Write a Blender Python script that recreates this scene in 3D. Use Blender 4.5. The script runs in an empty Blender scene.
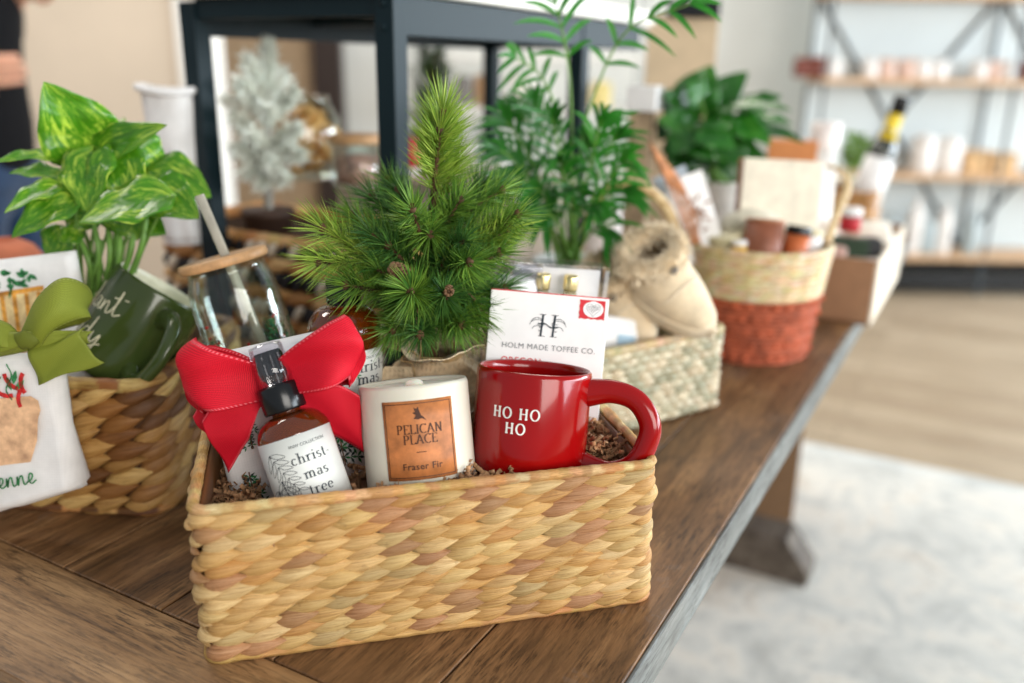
import bpy, bmesh, math, random
from math import sin, cos, pi, radians as R, sqrt, atan2
from mathutils import Vector, Matrix, Euler, noise as mnoise
random.seed(7)
RND = random.Random(11)
SC = bpy.context.scene
COL = SC.collection

# ------------------------------------------------------------------ camera numbers
F = 862.0; TH = math.atan(276/862); ROLL = math.atan(42/2650)
TZ = 0.76; CZ = TZ + 0.40
def ray(x, y):
    a = (x-512)/F; b = -(y-341.5)/F
    c, s = cos(ROLL), sin(ROLL)
    a2 = a*c - b*s; b2 = a*s + b*c
    return (a2, cos(TH)+b2*sin(TH), -sin(TH)+b2*cos(TH))
def at(x, y, z=TZ):
    r = ray(x, y); t = (z-CZ)/r[2]
    return Vector((r[0]*t, r[1]*t, z))
def atY(x, y, Y):
    r = ray(x, y); t = Y/r[1]
    return Vector((r[0]*t, Y, CZ+r[2]*t))
TA = R(-28.8)                       # the table's short direction
def T(u, v, z=0.0):                 # table frame: u across (0 at right edge), v along
    # right edge passes (.0801,.4894)
    U = (cos(TA), sin(TA)); V = (-sin(TA), cos(TA))
    uu = u - 0.1657
    return Vector((U[0]*uu+V[0]*v, U[1]*uu+V[1]*v, z))

# ------------------------------------------------------------------ materials
def lin(c):
    def f(x):
        x /= 255.0
        return x/12.92 if x <= 0.04045 else ((x+0.055)/1.055)**2.4
    return (f(c[0]), f(c[1]), f(c[2]), 1.0)
_M = {}
class NT:
    def __init__(s, name):
        s.m = bpy.data.materials.new(name); s.m.use_nodes = True
        s.t = s.m.node_tree; s.b = s.t.nodes['Principled BSDF']
    def n(s, typ, **kw):
        nd = s.t.nodes.new(typ)
        for k, v in kw.items():
            if hasattr(nd, k): setattr(nd, k, v)
            else: nd.inputs[k].default_value = v
        return nd
    def l(s, a, b): s.t.links.new(a, b)
    def coord(s, scale=(1,1,1), attr=None, rot=(0,0,0)):
        mp = s.n('ShaderNodeMapping'); mp.inputs['Scale'].default_value = scale
        mp.inputs['Rotation'].default_value = rot
        if attr:
            a = s.n('ShaderNodeAttribute', attribute_name=attr); s.l(a.outputs['Vector'], mp.inputs[0])
        else:
            t = s.n('ShaderNodeTexCoord'); s.l(t.outputs['Object'], mp.inputs[0])
        return mp.outputs[0]
    def noise(s, vec, scale=5.0, detail=4.0, rough=0.6, dist=0.0):
        nd = s.n('ShaderNodeTexNoise'); nd.inputs['Scale'].default_value = scale
        nd.inputs['Detail'].default_value = detail; nd.inputs['Roughness'].default_value = rough
        nd.inputs['Distortion'].default_value = dist
        s.l(vec, nd.inputs['Vector']); return nd.outputs['Fac']
    def ramp(s, fac, stops):
        r = s.n('ShaderNodeValToRGB'); e = r.color_ramp.elements
        while len(e) < len(stops): e.new(0.5)
        for k, (p, c) in enumerate(stops):
            e[k].position = p; e[k].color = lin(c) if len(c) == 3 else c
        s.l(fac, r.inputs[0]); return r.outputs[0]
    def mix(s, fac, a, b, mode='MIX'):
        x = s.n('ShaderNodeMix', data_type='RGBA', blend_type=mode)
        for i, v in ((0, fac), (6, a), (7, b)):
            if hasattr(v, 'links'): s.l(v, x.inputs[i])
            elif i == 0: x.inputs[0].default_value = v
            else: x.inputs[i].default_value = lin(v) if len(v) == 3 else v
        return x.outputs[2]
    def vcol(s, name='Col'):
        return s.n('ShaderNodeAttribute', attribute_name=name).outputs['Color']
    def math(s, op, a, b=0.5):
        x = s.n('ShaderNodeMath', operation=op)
        for i, v in ((0, a), (1, b)):
            if hasattr(v, 'links'): s.l(v, x.inputs[i])
            else: x.inputs[i].default_value = v
        return x.outputs[0]
    def bump(s, h, strength=0.3, dist=0.001):
        b = s.n('ShaderNodeBump'); b.inputs['Strength'].default_value = strength
        b.inputs['Distance'].default_value = dist
        s.l(h, b.inputs['Height']); s.l(b.outputs[0], s.b.inputs['Normal'])
    def base(s, c):
        if hasattr(c, 'links'): s.l(c, s.b.inputs['Base Color'])
        else: s.b.inputs['Base Color'].default_value = lin(c)
    def set(s, **kw):
        for k, v in kw.items(): s.b.inputs[k.replace('_', ' ')].default_value = v
def mat(name, col, rough=0.5, metal=0.0, var=0.06, nscale=40.0, bump=0.0, bscale=200.0, bdist=0.0005, coat=0.0,
        trans=0.0, ior=1.45, spec=0.5, sheen=0.0, sss=0.0, alpha=None, vcol=False):
    if name in _M: return _M[name]
    t = NT(name); v = t.coord()
    nz = t.noise(v, nscale, 3)
    dark = tuple(x*(1-var*1.5) for x in col); lite = tuple(min(255, x*(1+var)) for x in col)
    c = t.ramp(nz, [(0.3, dark), (0.7, lite)])
    if vcol: c = t.mix(1.0, c, t.vcol(), 'MULTIPLY')
    t.base(c)
    t.set(Roughness=rough, Metallic=metal, IOR=ior)
    t.b.inputs['Specular IOR Level'].default_value = spec
    t.b.inputs['Transmission Weight'].default_value = trans
    t.b.inputs['Coat Weight'].default_value = coat; t.b.inputs['Coat Roughness'].default_value = 0.04
    t.b.inputs['Sheen Weight'].default_value = sheen
    if sss: t.b.inputs['Subsurface Weight'].default_value = sss; t.b.inputs['Subsurface Scale'].default_value = 0.01
    if alpha is not None: t.b.inputs['Alpha'].default_value = alpha
    if bump: t.bump(t.noise(v, bscale, 3), bump, bdist)
    _M[name] = t.m; return t.m
def clear(name, tint=(255,255,255), rough=0.02, amount=0.04):
    """thin clear glass or film: mostly see-through with a glossy sheen at grazing angles"""
    if name in _M: return _M[name]
    t = NT(name); t.t.nodes.remove(t.b)
    tr = t.n('ShaderNodeBsdfTransparent'); tr.inputs[0].default_value = lin(tint)
    gl = t.n('ShaderNodeBsdfGlossy'); gl.inputs['Roughness'].default_value = rough
    gl.inputs[0].default_value = (1,1,1,1)
    lw = t.n('ShaderNodeLayerWeight'); lw.inputs[0].default_value = 0.22
    nz = t.noise(t.coord(), 30, 2)
    f = t.math('ADD', t.math('MULTIPLY', lw.outputs['Fresnel'], 0.42), t.math('MULTIPLY', nz, amount))
    mx = t.n('ShaderNodeMixShader'); t.l(f, mx.inputs[0]); t.l(tr.outputs[0], mx.inputs[1]); t.l(gl.outputs[0], mx.inputs[2])
    t.l(mx.outputs[0], t.t.nodes['Material Output'].inputs[0]); _M[name] = t.m; return t.m

# ------------------------------------------------------------------ mesh builder
class G:
    def __init__(s): s.v = []; s.f = []; s.c = []; s.t = []; s.m = []
    def add(s, vs, fs, col=None, tex=None, mi=0):
        o = len(s.v); s.v += [tuple(p) for p in vs]
        s.f += [tuple(i+o for i in f) for f in fs]; s.m += [mi]*len(fs)
        if callable(col): s.c += [col(k) for k in range(len(vs))]
        elif col is not None and len(col) == len(vs) and hasattr(col[0], '__len__'): s.c += list(col)
        else: s.c += [col or (1,1,1)]*len(vs)
        s.t += list(tex) if tex else [(0,0,0)]*len(vs)
        return s
    def box(s, c, d, col=None, mi=0, M=None):
        x, y, z = (k/2 for k in d)
        vs = [Vector((c[0]+i*x, c[1]+j*y, c[2]+k*z)) for i in (-1,1) for j in (-1,1) for k in (-1,1)]
        if M: vs = [M @ p for p in vs]
        return s.add(vs, [(0,1,3,2),(4,6,7,5),(0,4,5,1),(2,3,7,6),(0,2,6,4),(1,5,7,3)], col, None, mi)
    def lathe(s, prof, seg=48, c=(0,0), col=None, mi=0, sx=1, sy=1):
        vs = []; fs = []; n = len(prof)
        for k in range(seg):
            a = 2*pi*k/seg
            for r, z in prof: vs.append((c[0]+r*cos(a)*sx, c[1]+r*sin(a)*sy, z))
        for k in range(seg):
            k2 = (k+1) % seg
            for j in range(n-1):
                fs.append((k*n+j, k2*n+j, k2*n+j+1, k*n+j+1))
        return s.add(vs, fs, col, None, mi)
    def grid(s, fn, nu, nv, col=None, mi=0, closeu=False):
        vs = []; tx = []; cs = []
        for i in range(nu+1):
            for j in range(nv+1):
                u, v = i/nu, j/nv
                vs.append(fn(u, v)); tx.append((u, v, 0))
                cs.append(col(u, v) if callable(col) else (col or (1,1,1)))
        fs = [(i*(nv+1)+j, (i+1)*(nv+1)+j, (i+1)*(nv+1)+j+1, i*(nv+1)+j+1) for i in range(nu) for j in range(nv)]
        return s.add(vs, fs, cs, tx, mi)
    def tube(s, pts, rad, seg=8, closed=False, col=None, mi=0, flat=1.0, up=(0,0,1), caps=True):
        pts = [Vector(p) for p in pts]; n = len(pts)
        rr = rad if hasattr(rad, '__len__') else [rad]*n
        vs = []; tx = []; prev = None; L = 0
        for i, p in enumerate(pts):
            a = pts[(i-1) % n] if (closed or i > 0) else p
            b = pts[(i+1) % n] if (closed or i < n-1) else p
            t = (b-a).normalized() if (b-a).length > 1e-9 else Vector((0,0,1))
            ref = prev if prev is not None else Vector(up)
            sd = ref - t*ref.dot(t)
            if sd.length < 1e-4: sd = Vector((1,0,0)) - t*t.x
            sd.normalize(); prev = sd; q = t.cross(sd)
            if i: L += (p-pts[i-1]).length
            for k in range(seg):
                an = 2*pi*k/seg
                vs.append(p + sd*cos(an)*rr[i]*flat + q*sin(an)*rr[i]); tx.append((L*50, k/seg, 0))
        fs = []
        for i in range(n if closed else n-1):
            i2 = (i+1) % n
            for k in range(seg):
                k2 = (k+1) % seg
                fs.append((i*seg+k, i2*seg+k, i2*seg+k2, i*seg+k2))
        if not closed and caps:
            fs.append(tuple(range(seg))); fs.append(tuple((n-1)*seg+k for k in reversed(range(seg))))
        return s.add(vs, fs, col, tx, mi)
    def ball(s, c, r, seg=12, rings=8, col=None, mi=0, sc=(1,1,1), M=None, fn=None):
        vs = []; fs = []
        for i in range(rings+1):
            th = pi*i/rings
            for k in range(seg):
                a = 2*pi*k/seg
                p = Vector((sin(th)*cos(a)*sc[0], sin(th)*sin(a)*sc[1], cos(th)*sc[2]))*r
                if fn: p = fn(p)
                if M: p = M @ p
                vs.append(p + Vector(c))
        for i in range(rings):
            for k in range(seg):
                k2 = (k+1) % seg
                fs.append((i*seg+k, (i+1)*seg+k, (i+1)*seg+k2, i*seg+k2))
        return s.add(vs, fs, col, None, mi)
    def build(s, name, mats, parent=None, smooth=True, loc=(0,0,0), rot=(0,0,0), thick=None, bevel=None, sub=0, label=None, recalc=False, kind=None, toff=0.0, auto=None):
        me = bpy.data.meshes.new(name)
        me.from_pydata(s.v, [], s.f)
        if not isinstance(mats, (list, tuple)): mats = [mats]
        for m in mats: me.materials.append(m)
        if len(mats) > 1: me.polygons.foreach_set('material_index', s.m)
        ca = me.color_attributes.new('Col', 'FLOAT_COLOR', 'POINT')
        ca.data.foreach_set('color', [x for c in s.c for x in (c[0], c[1], c[2], 1.0)])
        ta = me.attributes.new('fuv', 'FLOAT_VECTOR', 'POINT')
        ta.data.foreach_set('vector', [x for t in s.t for x in t])
        if smooth: me.polygons.foreach_set('use_smooth', [True]*len(me.polygons))
        if recalc:
            bm = bmesh.new(); bm.from_mesh(me); bmesh.ops.remove_doubles(bm, verts=bm.verts, dist=1e-6)
            bmesh.ops.recalc_face_normals(bm, faces=bm.faces); bm.to_mesh(me); bm.free()
        me.update()
        if auto: me.set_sharp_from_angle(angle=R(auto))
        o = bpy.data.objects.new(name, me); COL.objects.link(o)
        o.location = loc; o.rotation_euler = rot
        if parent: o.parent = parent
        if thick:
            md = o.modifiers.new('solid', 'SOLIDIFY'); md.thickness = thick; md.offset = toff
        if bevel:
            md = o.modifiers.new('bev', 'BEVEL'); md.width = bevel; md.segments = 3; md.limit_method = 'ANGLE'; md.angle_limit = R(40)
            md.harden_normals = False
        if sub:
            md = o.modifiers.new('sub', 'SUBSURF'); md.levels = sub; md.render_levels = sub
        if label: o['label'] = label
        if kind: o['kind'] = kind
        return o
def tag(o, label, cat, group=None, kind=None):
    o['label'] = label; o['category'] = cat
    if group: o['group'] = group
    if kind: o['kind'] = kind
    return o
def thing(name, label, cat, loc=(0,0,0), rot=(0,0,0), group=None):
    o = bpy.data.objects.new(name, None); COL.objects.link(o)
    o.empty_display_size = 0.03
    o.location = loc; o.rotation_euler = rot
    return tag(o, label, cat, group)
def struct(o): o['kind'] = 'structure'; return o
def orient(spin=0, lean=0, back=0):
    """spin about own axis, lean back from the camera, lean to the right (degrees)"""
    return (Matrix.Rotation(R(lean), 3, 'Y') @ Matrix.Rotation(R(-back), 3, 'X') @ Matrix.Rotation(R(spin), 3, 'Z')).to_euler()
def copy_tree(o, parent=None):
    c = o.copy(); COL.objects.link(c)
    if parent: c.parent = parent
    for ch in [k for k in list(COL.objects) if k.parent == o]: copy_tree(ch, c)
    return c
def vnoise(p, s=1.0): return mnoise.noise(Vector(p)*s)
def catmull(pts, n=8, closed=False):
    P = [Vector(p) for p in pts]; out = []
    m = len(P); rng = range(m if closed else m-1)
    for i in rng:
        p0 = P[(i-1) % m] if (closed or i > 0) else P[i]*2-P[i+1]
        p1 = P[i]; p2 = P[(i+1) % m]
        p3 = P[(i+2) % m] if (closed or i+2 < m) else p2*2-p1
        for k in range(n):
            t = k/n
            out.append(0.5*((2*p1)+(p2-p0)*t+(2*p0-5*p1+4*p2-p3)*t*t+(3*p1-p0-3*p2+p3)*t**3))
    if not closed: out.append(P[-1])
    return out

# ------------------------------------------------------------------ writing
def text2d(s, size=1.0, align='CENTER', bold=0.0, space=1.0):
    cu = bpy.data.curves.new('t', 'FONT'); cu.body = s; cu.size = size; cu.align_x = align
    cu.offset = bold*size; cu.space_character = space; cu.resolution_u = 4
    ob = bpy.data.objects.new('t', cu); me = bpy.data.meshes.new_from_object(ob)
    vs = [(v.co.x, v.co.y) for v in me.vertices]; fs = [tuple(p.vertices) for p in me.polygons]
    bpy.data.objects.remove(ob); bpy.data.curves.remove(cu); bpy.data.meshes.remove(me)
    return vs, fs
def put_text(g, s, size, fn, x=0, y=0, rot=0, **kw):
    vs, fs = text2d(s, size, **kw); c, n = cos(rot), sin(rot)
    g.add([fn(x+a*c-b*n, y+a*n+b*c) for a, b in vs], fs)
def pen(g, pts, fn, wt, wn=None, n=6, smooth=True, col=None):
    """a pen line: wt wide where it runs upright, wn where it runs level"""
    if wn is None: wn = wt
    P = [Vector((a, b, 0)) for a, b in pts]
    if smooth and len(P) > 2: P = catmull(P, n)
    vs = []; fs = []
    for i, p in enumerate(P):
        a = P[max(i-1, 0)]; b = P[min(i+1, len(P)-1)]; d = (b-a)
        if d.length < 1e-9: d = Vector((1,0,0))
        d.normalize(); w = (wn+(wt-wn)*abs(d.y))/2; q = Vector((-d.y, d.x, 0))
        vs += [fn(*(p+q*w).xy), fn(*(p-q*w).xy)]
    for i in range(len(P)-1): fs.append((2*i, 2*i+1, 2*i+3, 2*i+2))
    g.add(vs, fs, col)
def arc(cx, cy, rx, ry, a0, a1, n=14):
    return [(cx+rx*cos(R(a0+(a1-a0)*k/n)), cy+ry*sin(R(a0+(a1-a0)*k/n))) for k in range(n+1)]
SER = {
 'H': (.86, [[(.18,0),(.18,1)], [(.68,0),(.68,1)], [(.18,.52),(.68,.52)]], [(.18,0),(.18,1),(.68,0),(.68,1)]),
 'O': (.92, [arc(.46,.5,.36,.48,0,360,24)], []),
 'P': (.72, [[(.18,0),(.18,1)], [(.18,.98),(.36,.98)]+arc(.36,.73,.24,.25,90,-90,10)+[(.18,.48)]], [(.18,0),(.18,1)]),
 'E': (.70, [[(.18,0),(.18,1)], [(.18,.98),(.60,.98)], [(.18,.52),(.5,.52)], [(.18,.02),(.62,.02)], [(.6,.86),(.6,1)], [(.62,0),(.62,.16)]], [(.18,0),(.18,1)]),
 'L': (.66, [[(.18,0),(.18,1)], [(.18,.02),(.6,.02)], [(.6,0),(.6,.17)]], [(.18,0),(.18,1)]),
 'I': (.36, [[(.18,0),(.18,1)]], [(.18,0),(.18,1)]),
 'C': (.80, [arc(.46,.5,.36,.48,50,310,20), [(.69,.84),(.69,1)]], []),
 'A': (.84, [[(.1,0),(.41,1)], [(.41,1),(.74,0)], [(.2,.34),(.63,.34)]], [(.1,0),(.74,0)]),
 'N': (.88, [[(.18,0),(.18,1)], [(.18,1),(.7,0)], [(.7,0),(.7,1)]], [(.18,0),(.18,1),(.7,1)]),
 'c': (.46, [arc(.25,.24,.18,.23,45,315,14)], []),
 'h': (.58, [[(.13,0),(.13,.8)], [(.13,.36)]+arc(.29,.30,.14,.17,150,0,8)+[(.43,0)]], [(.13,0),(.43,0),(.09,.8)]),
 'r': (.42, [[(.13,0),(.13,.47)], [(.13,.3)]+arc(.27,.34,.12,.12,150,40,6)], [(.13,0),(.09,.46)]),
 'i': (.28, [[(.13,0),(.13,.47)], [(.13,.62),(.13,.7)]], [(.13,0),(.09,.46)]),
 's': (.42, [arc(.21,.35,.12,.11,40,250,8)+arc(.21,.12,.13,.12,80,-140,8)], []),
 't': (.36, [[(.15,.66),(.15,.1)]+arc(.22,.08,.07,.08,180,330,5), [(.04,.46),(.29,.46)]], []),
 'm': (.86, [[(.13,0),(.13,.47)], [(.13,.36)]+arc(.28,.30,.13,.17,150,0,8)+[(.41,0)], [(.41,.34)]+arc(.56,.30,.13,.17,150,0,8)+[(.69,0)]], [(.13,0),(.41,0),(.69,0),(.09,.46)]),
 'a': (.48, [arc(.22,.36,.13,.11,150,0,7)+[(.35,.06),(.42,.01)], arc(.21,.14,.14,.13,60,350,12)], []),
 'e': (.48, [[(.07,.26),(.4,.26)]+arc(.24,.24,.17,.23,8,315,16)], []),
 '-': (.32, [[(.05,.24),(.27,.24)]], []),
 ' ': (.38, [], []),
}
def serif(g, s, size, fn, x=0, y=0, wt=.13, wn=.045, rot=0, track=0.0, align='C'):
    tot = sum(SER[c][0]+track for c in s)*size
    X = x-(tot/2 if align == 'C' else 0)*cos(rot); Y = y-(tot/2 if align == 'C' else 0)*sin(rot)
    cr, sr = cos(rot), sin(rot)
    for ch in s:
        w, strokes, sf = SER[ch]
        f2 = lambda a, b, X=X, Y=Y: fn(X+(a*cr-b*sr), Y+(a*sr+b*cr))
        for st in strokes:
            pen(g, [(a*size, b*size) for a, b in st], f2, wt*size, wn*size, smooth=False)
        for (a, b) in sf:
            h = wn*.6
            pen(g, [((a-.12)*size, (b+(h if b < .3 else -h))*size), ((a+.12)*size, (b+(h if b < .3 else -h))*size)], f2, wn*size, wn*size*1.2, smooth=False)
        X += (w+track)*size*cr; Y += (w+track)*size*sr
SCR = {  # handwriting
 'p': (.42, [[(-.05,.1),(.1,.45),(.02,-.4),(.05,.1),(.2,.45),(.33,.3),(.25,.03),(.1,.08)]]),
 'l': (.26, [[(0,.1),(.16,.6),(.2,.95),(.12,.9),(.08,.3),(.14,.02),(.28,.12)]]),
 'a': (.46, [[(.34,.4),(.18,.44),(.06,.2),(.14,.02),(.28,.18),(.36,.42),(.33,.12),(.4,.02),(.5,.14)]]),
 'n': (.50, [[(.02,.1),(.08,.42),(.06,.02),(.16,.32),(.3,.42),(.32,.1),(.38,.02),(.54,.14)]]),
 't': (.36, [[(.0,.12),(.14,.5),(.18,.95),(.12,.4),(.15,.04),(.4,.16)], [(-.08,.62),(.5,.72)]]),
 'd': (.50, [[(.32,.4),(.16,.42),(.05,.18),(.14,.02),(.3,.2),(.42,.95),(.36,.2),(.42,.02),(.54,.14)]]),
 'y': (.46, [[(.04,.42),(.06,.12),(.18,.06),(.36,.42),(.3,-.1),(.14,-.48),(.04,-.3),(.3,.0),(.52,.14)]]),
 'c': (.36, [[(.3,.36),(.16,.44),(.04,.2),(.14,.02),(.4,.14)]]),
 'e': (.38, [[(.0,.1),(.2,.2),(.28,.38),(.18,.46),(.08,.22),(.18,.02),(.42,.14)]]),
}
def script(g, s, size, fn, x=0, y=0, w=.07, rot=0):
    cr, sr = cos(rot), sin(rot); X = x; Y = y
    for ch in s:
        wd, st = SCR[ch]
        for k in st: pen(g, [(a*size, b*size) for a, b in k], lambda a, b, X=X, Y=Y: fn(X+a*cr-b*sr, Y+a*sr+b*cr), w*size, w*size*.6, n=5)
        X += wd*size*cr; Y += wd*size*sr
def plane(y=0.0): return lambda a, b: (a, y, b)
def cyl(rad, eps=0.0003):
    """flat artwork wrapped round an upright cylinder; the middle faces -Y"""
    return lambda a, b: ((rad+eps)*sin(a/rad), -(rad+eps)*cos(a/rad), b)

# ------------------------------------------------------------------ weave
def rrect(w, d, r, n=6):
    """closed rounded rectangle through (0,0)..(w,d): points, centre at w/2,d/2"""
    pts = []
    for cx, cy, a0 in ((w-r, r, -90), (w-r, d-r, 0), (r, d-r, 90), (r, r, 180)):
        for k in range(n+1): pts.append((cx+r*cos(R(a0+90*k/n)), cy+r*sin(R(a0+90*k/n))))
    return pts
class Path:
    def __init__(s, pts):
        s.p = [Vector((a, b)) for a, b in pts]; s.n = len(s.p); s.L = [0]
        for i in range(s.n): s.L.append(s.L[-1]+(s.p[(i+1) % s.n]-s.p[i]).length)
        s.len = s.L[-1]; s.i = 0
    def __call__(s, d):
        d %= s.len
        i = 0
        lo, hi = 0, s.n
        while hi-lo > 1:
            m = (lo+hi)//2
            if s.L[m] <= d: lo = m
            else: hi = m
        i = lo; t = (d-s.L[i])/max(1e-9, s.L[i+1]-s.L[i])
        a = s.p[i]; b = s.p[(i+1) % s.n]; e = (b-a).normalized()
        return a+(b-a)*t, Vector((e.y, -e.x))
def weave(g, path, z0, z1, rows, pitch, over=1.75, slant=.35, bulge=.0035, pal=None, flare=0.0, c=(0,0), rnd=None, inset=0.0, sdir=1, fat=.62, nt=8, nq=4):
    """rows of twisted, pointed strands around a closed path"""
    rnd = rnd or RND; rh = (z1-z0)/rows; n = int(path.len/pitch); pt = path.len/n
    for r in range(rows):
        zc = z0+rh*(r+.5); off = (r*.5 % 1)*pt + rnd.uniform(-.22, .22)*pt
        sc = 1+flare*((zc-z0)/(z1-z0))
        for k in range(n):
            s0 = k*pt+off+rnd.uniform(-.06, .06)*pt; L = pt*over*rnd.uniform(.92, 1.1); col = rnd.choice(pal)
            j = rnd.uniform(.88, 1.1); col = tuple(x*j for x in col); hw = rh*fat*rnd.uniform(.9, 1.12); bl = bulge*rnd.uniform(.8, 1.25)
            vs = []; tx = []
            for i in range(nt+1):
                t = -1+2*i/nt
                w = hw*max(0.0, sin(pi*min(1.0, ((t+1)/2)**.80)))**(.62 if t < 0 else .95)
                for q in range(nq+1):
                    qq = -1+2*q/nq
                    p, nn = path(s0+t*L/2+qq*w*.15)
                    zz = zc+sdir*t*rh*slant+qq*w
                    o = bl*(sqrt(max(0, 1-(qq*.97)**2))*(.30+.70*cos(t*pi/2)**.8)) + bl*(.42*t+.10) - .0006 - inset
                    x, y = (p.x-c[0])*sc+c[0]+nn.x*o, (p.y-c[1])*sc+c[1]+nn.y*o
                    vs.append((x, y, min(max(zz, z0-.002), z1+.002))); tx.append((t*.5+k*.37+r*1.7, qq, rnd.random()*.0))
            fs = [(i*(nq+1)+q, (i+1)*(nq+1)+q, (i+1)*(nq+1)+q+1, i*(nq+1)+q+1) for i in range(nt) for q in range(nq)]
            g.add(vs, fs, [col]*len(vs), tx)
def liner(g, path, z0, z1, inset, col, c=(0,0), flare=0.0, n=80, floor=True):
    ring = []
    for k in range(n):
        p, nn = path(path.len*k/n); ring.append((p.x-nn.x*inset, p.y-nn.y*inset))
    vs = []
    for z, sc, extra in ((z0, 1, 0), (z1, 1+flare, 0), (z1, 1+flare, 1), (z0+.003, 1, 1)):
        for x, y in ring:
            cx, cy = c; dx, dy = (x-cx)*sc, (y-cy)*sc; L = sqrt(dx*dx+dy*dy); k = (L-.003*extra)/L
            vs.append((cx+dx*k, cy+dy*k, z))
    fs = []
    for a in range(3):
        for k in range(n):
            k2 = (k+1) % n; fs.append((a*n+k, a*n+k2, (a+1)*n+k2, (a+1)*n+k))
    if floor: fs.append(tuple(range(n))); fs.append(tuple(3*n+k for k in reversed(range(n))))
    g.add(vs, fs, col)
def rim(g, path, z, r, pal, c=(0,0), flare=0.0, n=260, turns=90, rnd=None, squash=1.0):
    """a wrapped rope rim: bulging turns of a narrow strand"""
    rnd = rnd or RND; pts = []; rad = []; seg = 8; vs = []; cs = []; tx = []
    tc = [tuple(x*rnd.uniform(.85, 1.1) for x in rnd.choice(pal)) for _ in range(turns)]
    for k in range(n):
        s = path.len*k/n; p, nn = path(s); sc = 1+flare
        x, y = (p.x-c[0])*sc+c[0], (p.y-c[1])*sc+c[1]
        for q in range(seg):
            a = 2*pi*q/seg; ph = turns*k/n + q/seg
            rr = r*(1+.13*abs(sin(pi*ph)))+.0006*vnoise((x*60, y*60, z*9))
            vs.append((x+nn.x*cos(a)*rr, y+nn.y*cos(a)*rr, z+sin(a)*rr*squash)); cs.append(tc[int(ph) % turns]); tx.append((ph*.6, q/seg*3, 0))
    fs = [(k*seg+q, ((k+1) % n)*seg+q, ((k+1) % n)*seg+(q+1) % seg, k*seg+(q+1) % seg) for k in range(n) for q in range(seg)]
    g.add(vs, fs, cs, tx)
def straw_mat(name, fib=110.0, rough=.5, bump=.8):
    if name in _M: return _M[name]
    t = NT(name); v = t.coord((.45, fib/30, 1), 'fuv'); nz = t.noise(v, 3.0, 5, .75, .15)
    c = t.mix(1.0, t.vcol(), t.ramp(nz, [(.30, (150,120,84)), (.47, (228,214,192)), (.66, (255,255,252))]), 'MULTIPLY')
    sp = t.noise(t.coord(), 90, 3); c = t.mix(t.math('MULTIPLY', t.math('GREATER_THAN', sp, .68), .25), c, (120,84,48))
    t.base(c); t.set(Roughness=rough); t.bump(nz, bump, .0008); _M[name] = t.m; return t.m
NATURAL = [lin(c)[:3] for c in ((226,192,136),(220,182,120),(212,170,108),(232,204,154),(206,160,100),(196,150,112),(216,184,124),(226,198,146),(224,196,138),(222,186,128),(186,146,106),(214,176,116),(204,180,130))]
# ================================================================== front basket
def top_at(px, py, Y, h, rot):
    return atY(px, py, Y) - rot.to_matrix() @ Vector((0, 0, h))
FB = Vector((-.2077, .501, TZ)); FA = R(14.8); FW, FD, FH = .327, .205, .121
def fb(x, y, z=0.0):
    return Vector((FB.x+cos(FA)*x-sin(FA)*y, FB.y+sin(FA)*x+cos(FA)*y, TZ+z))
def front_basket():
    t = thing('woven_basket', 'rectangular honey coloured woven basket in front, holding the red mug', 'basket', FB, (0,0,FA), 'woven gift baskets')
    p = Path(rrect(FW, FD, .010)); c = (FW/2, FD/2); g = G()
    liner(g, p, .002, FH-.004, .0035, lin((120,84,50))[:3], c)
    weave(g, p, .005, FH-.006, 12, .0235, 1.55, .42, .0078, NATURAL, 0.0, c, random.Random(5), inset=.0032, fat=.86, nt=10, nq=6)
    g.build('woven_wall', straw_mat('hyacinth'), t)
    g = G(); rim(g, p, FH-.002, .0038, NATURAL[:5], c, 0, 420, 130, random.Random(2)); g.build('rim', straw_mat('hyacinth'), t)
    g = G(); rim(g, Path(rrect(FW+.003, FD+.003, .010)), .0035, .0032, [NATURAL[2], NATURAL[4]], c, 0, 300, 60, random.Random(3)); g.build('foot_rim', straw_mat('hyacinth'), t)
front_basket()

# kraft crinkle paper filling
def crinkle(g, c, d, n, L, w=.0032, rnd=RND):
    """one accordion-folded strip"""
    d = d.normalized(); up = Vector((rnd.uniform(-1,1), rnd.uniform(-1,1), rnd.uniform(-1,1)))
    sd = d.cross(up).normalized(); up = sd.cross(d).normalized(); vs = []; k = rnd.uniform(.55, 1.1); bend = rnd.uniform(-.5, .5)
    for i in range(n+1):
        s = i/n-.5; p = c + d*(s*L) + sd*(bend*L*(s*s)) + up*((.0016 if i % 2 else -.0016)*rnd.uniform(.7, 1.3))
        vs += [p+sd*w/2, p-sd*w/2]
    fs = [(2*i, 2*i+1, 2*i+3, 2*i+2) for i in range(n)]
    g.add(vs, fs, [(k, k, k)]*len(vs))
def fill(loc_fn, w, d, z, name, label, spots, n, bed=True, seed=3, zf=lambda x: 0):
    rnd = random.Random(seed); g = G()
    if bed:
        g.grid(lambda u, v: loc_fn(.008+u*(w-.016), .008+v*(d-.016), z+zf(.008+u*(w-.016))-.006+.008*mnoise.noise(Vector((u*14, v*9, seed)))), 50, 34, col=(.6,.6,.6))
    for k in range(n):
        if spots and rnd.random() < .75:
            x, y, r, dz = rnd.choice(spots); x += rnd.gauss(0, r); y += rnd.gauss(0, r*.6)
        else: x, y, dz = rnd.uniform(.015, w-.015), rnd.uniform(.015, d-.015), 0
        x = min(max(x, .012), w-.012); y = min(max(y, .012), d-.012)
        c = loc_fn(x, y, z+zf(x)+dz+rnd.uniform(-.008, .008)); dd = Vector((rnd.uniform(-1,1), rnd.uniform(-1,1), rnd.uniform(-.5,.5)))
        crinkle(g, c, dd, rnd.randint(9, 15), rnd.uniform(.018, .03), rnd=rnd)
    o = g.build(name, KRAFT, thick=.0003)
    return tag(o, label, 'paper filling', kind='stuff')
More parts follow.
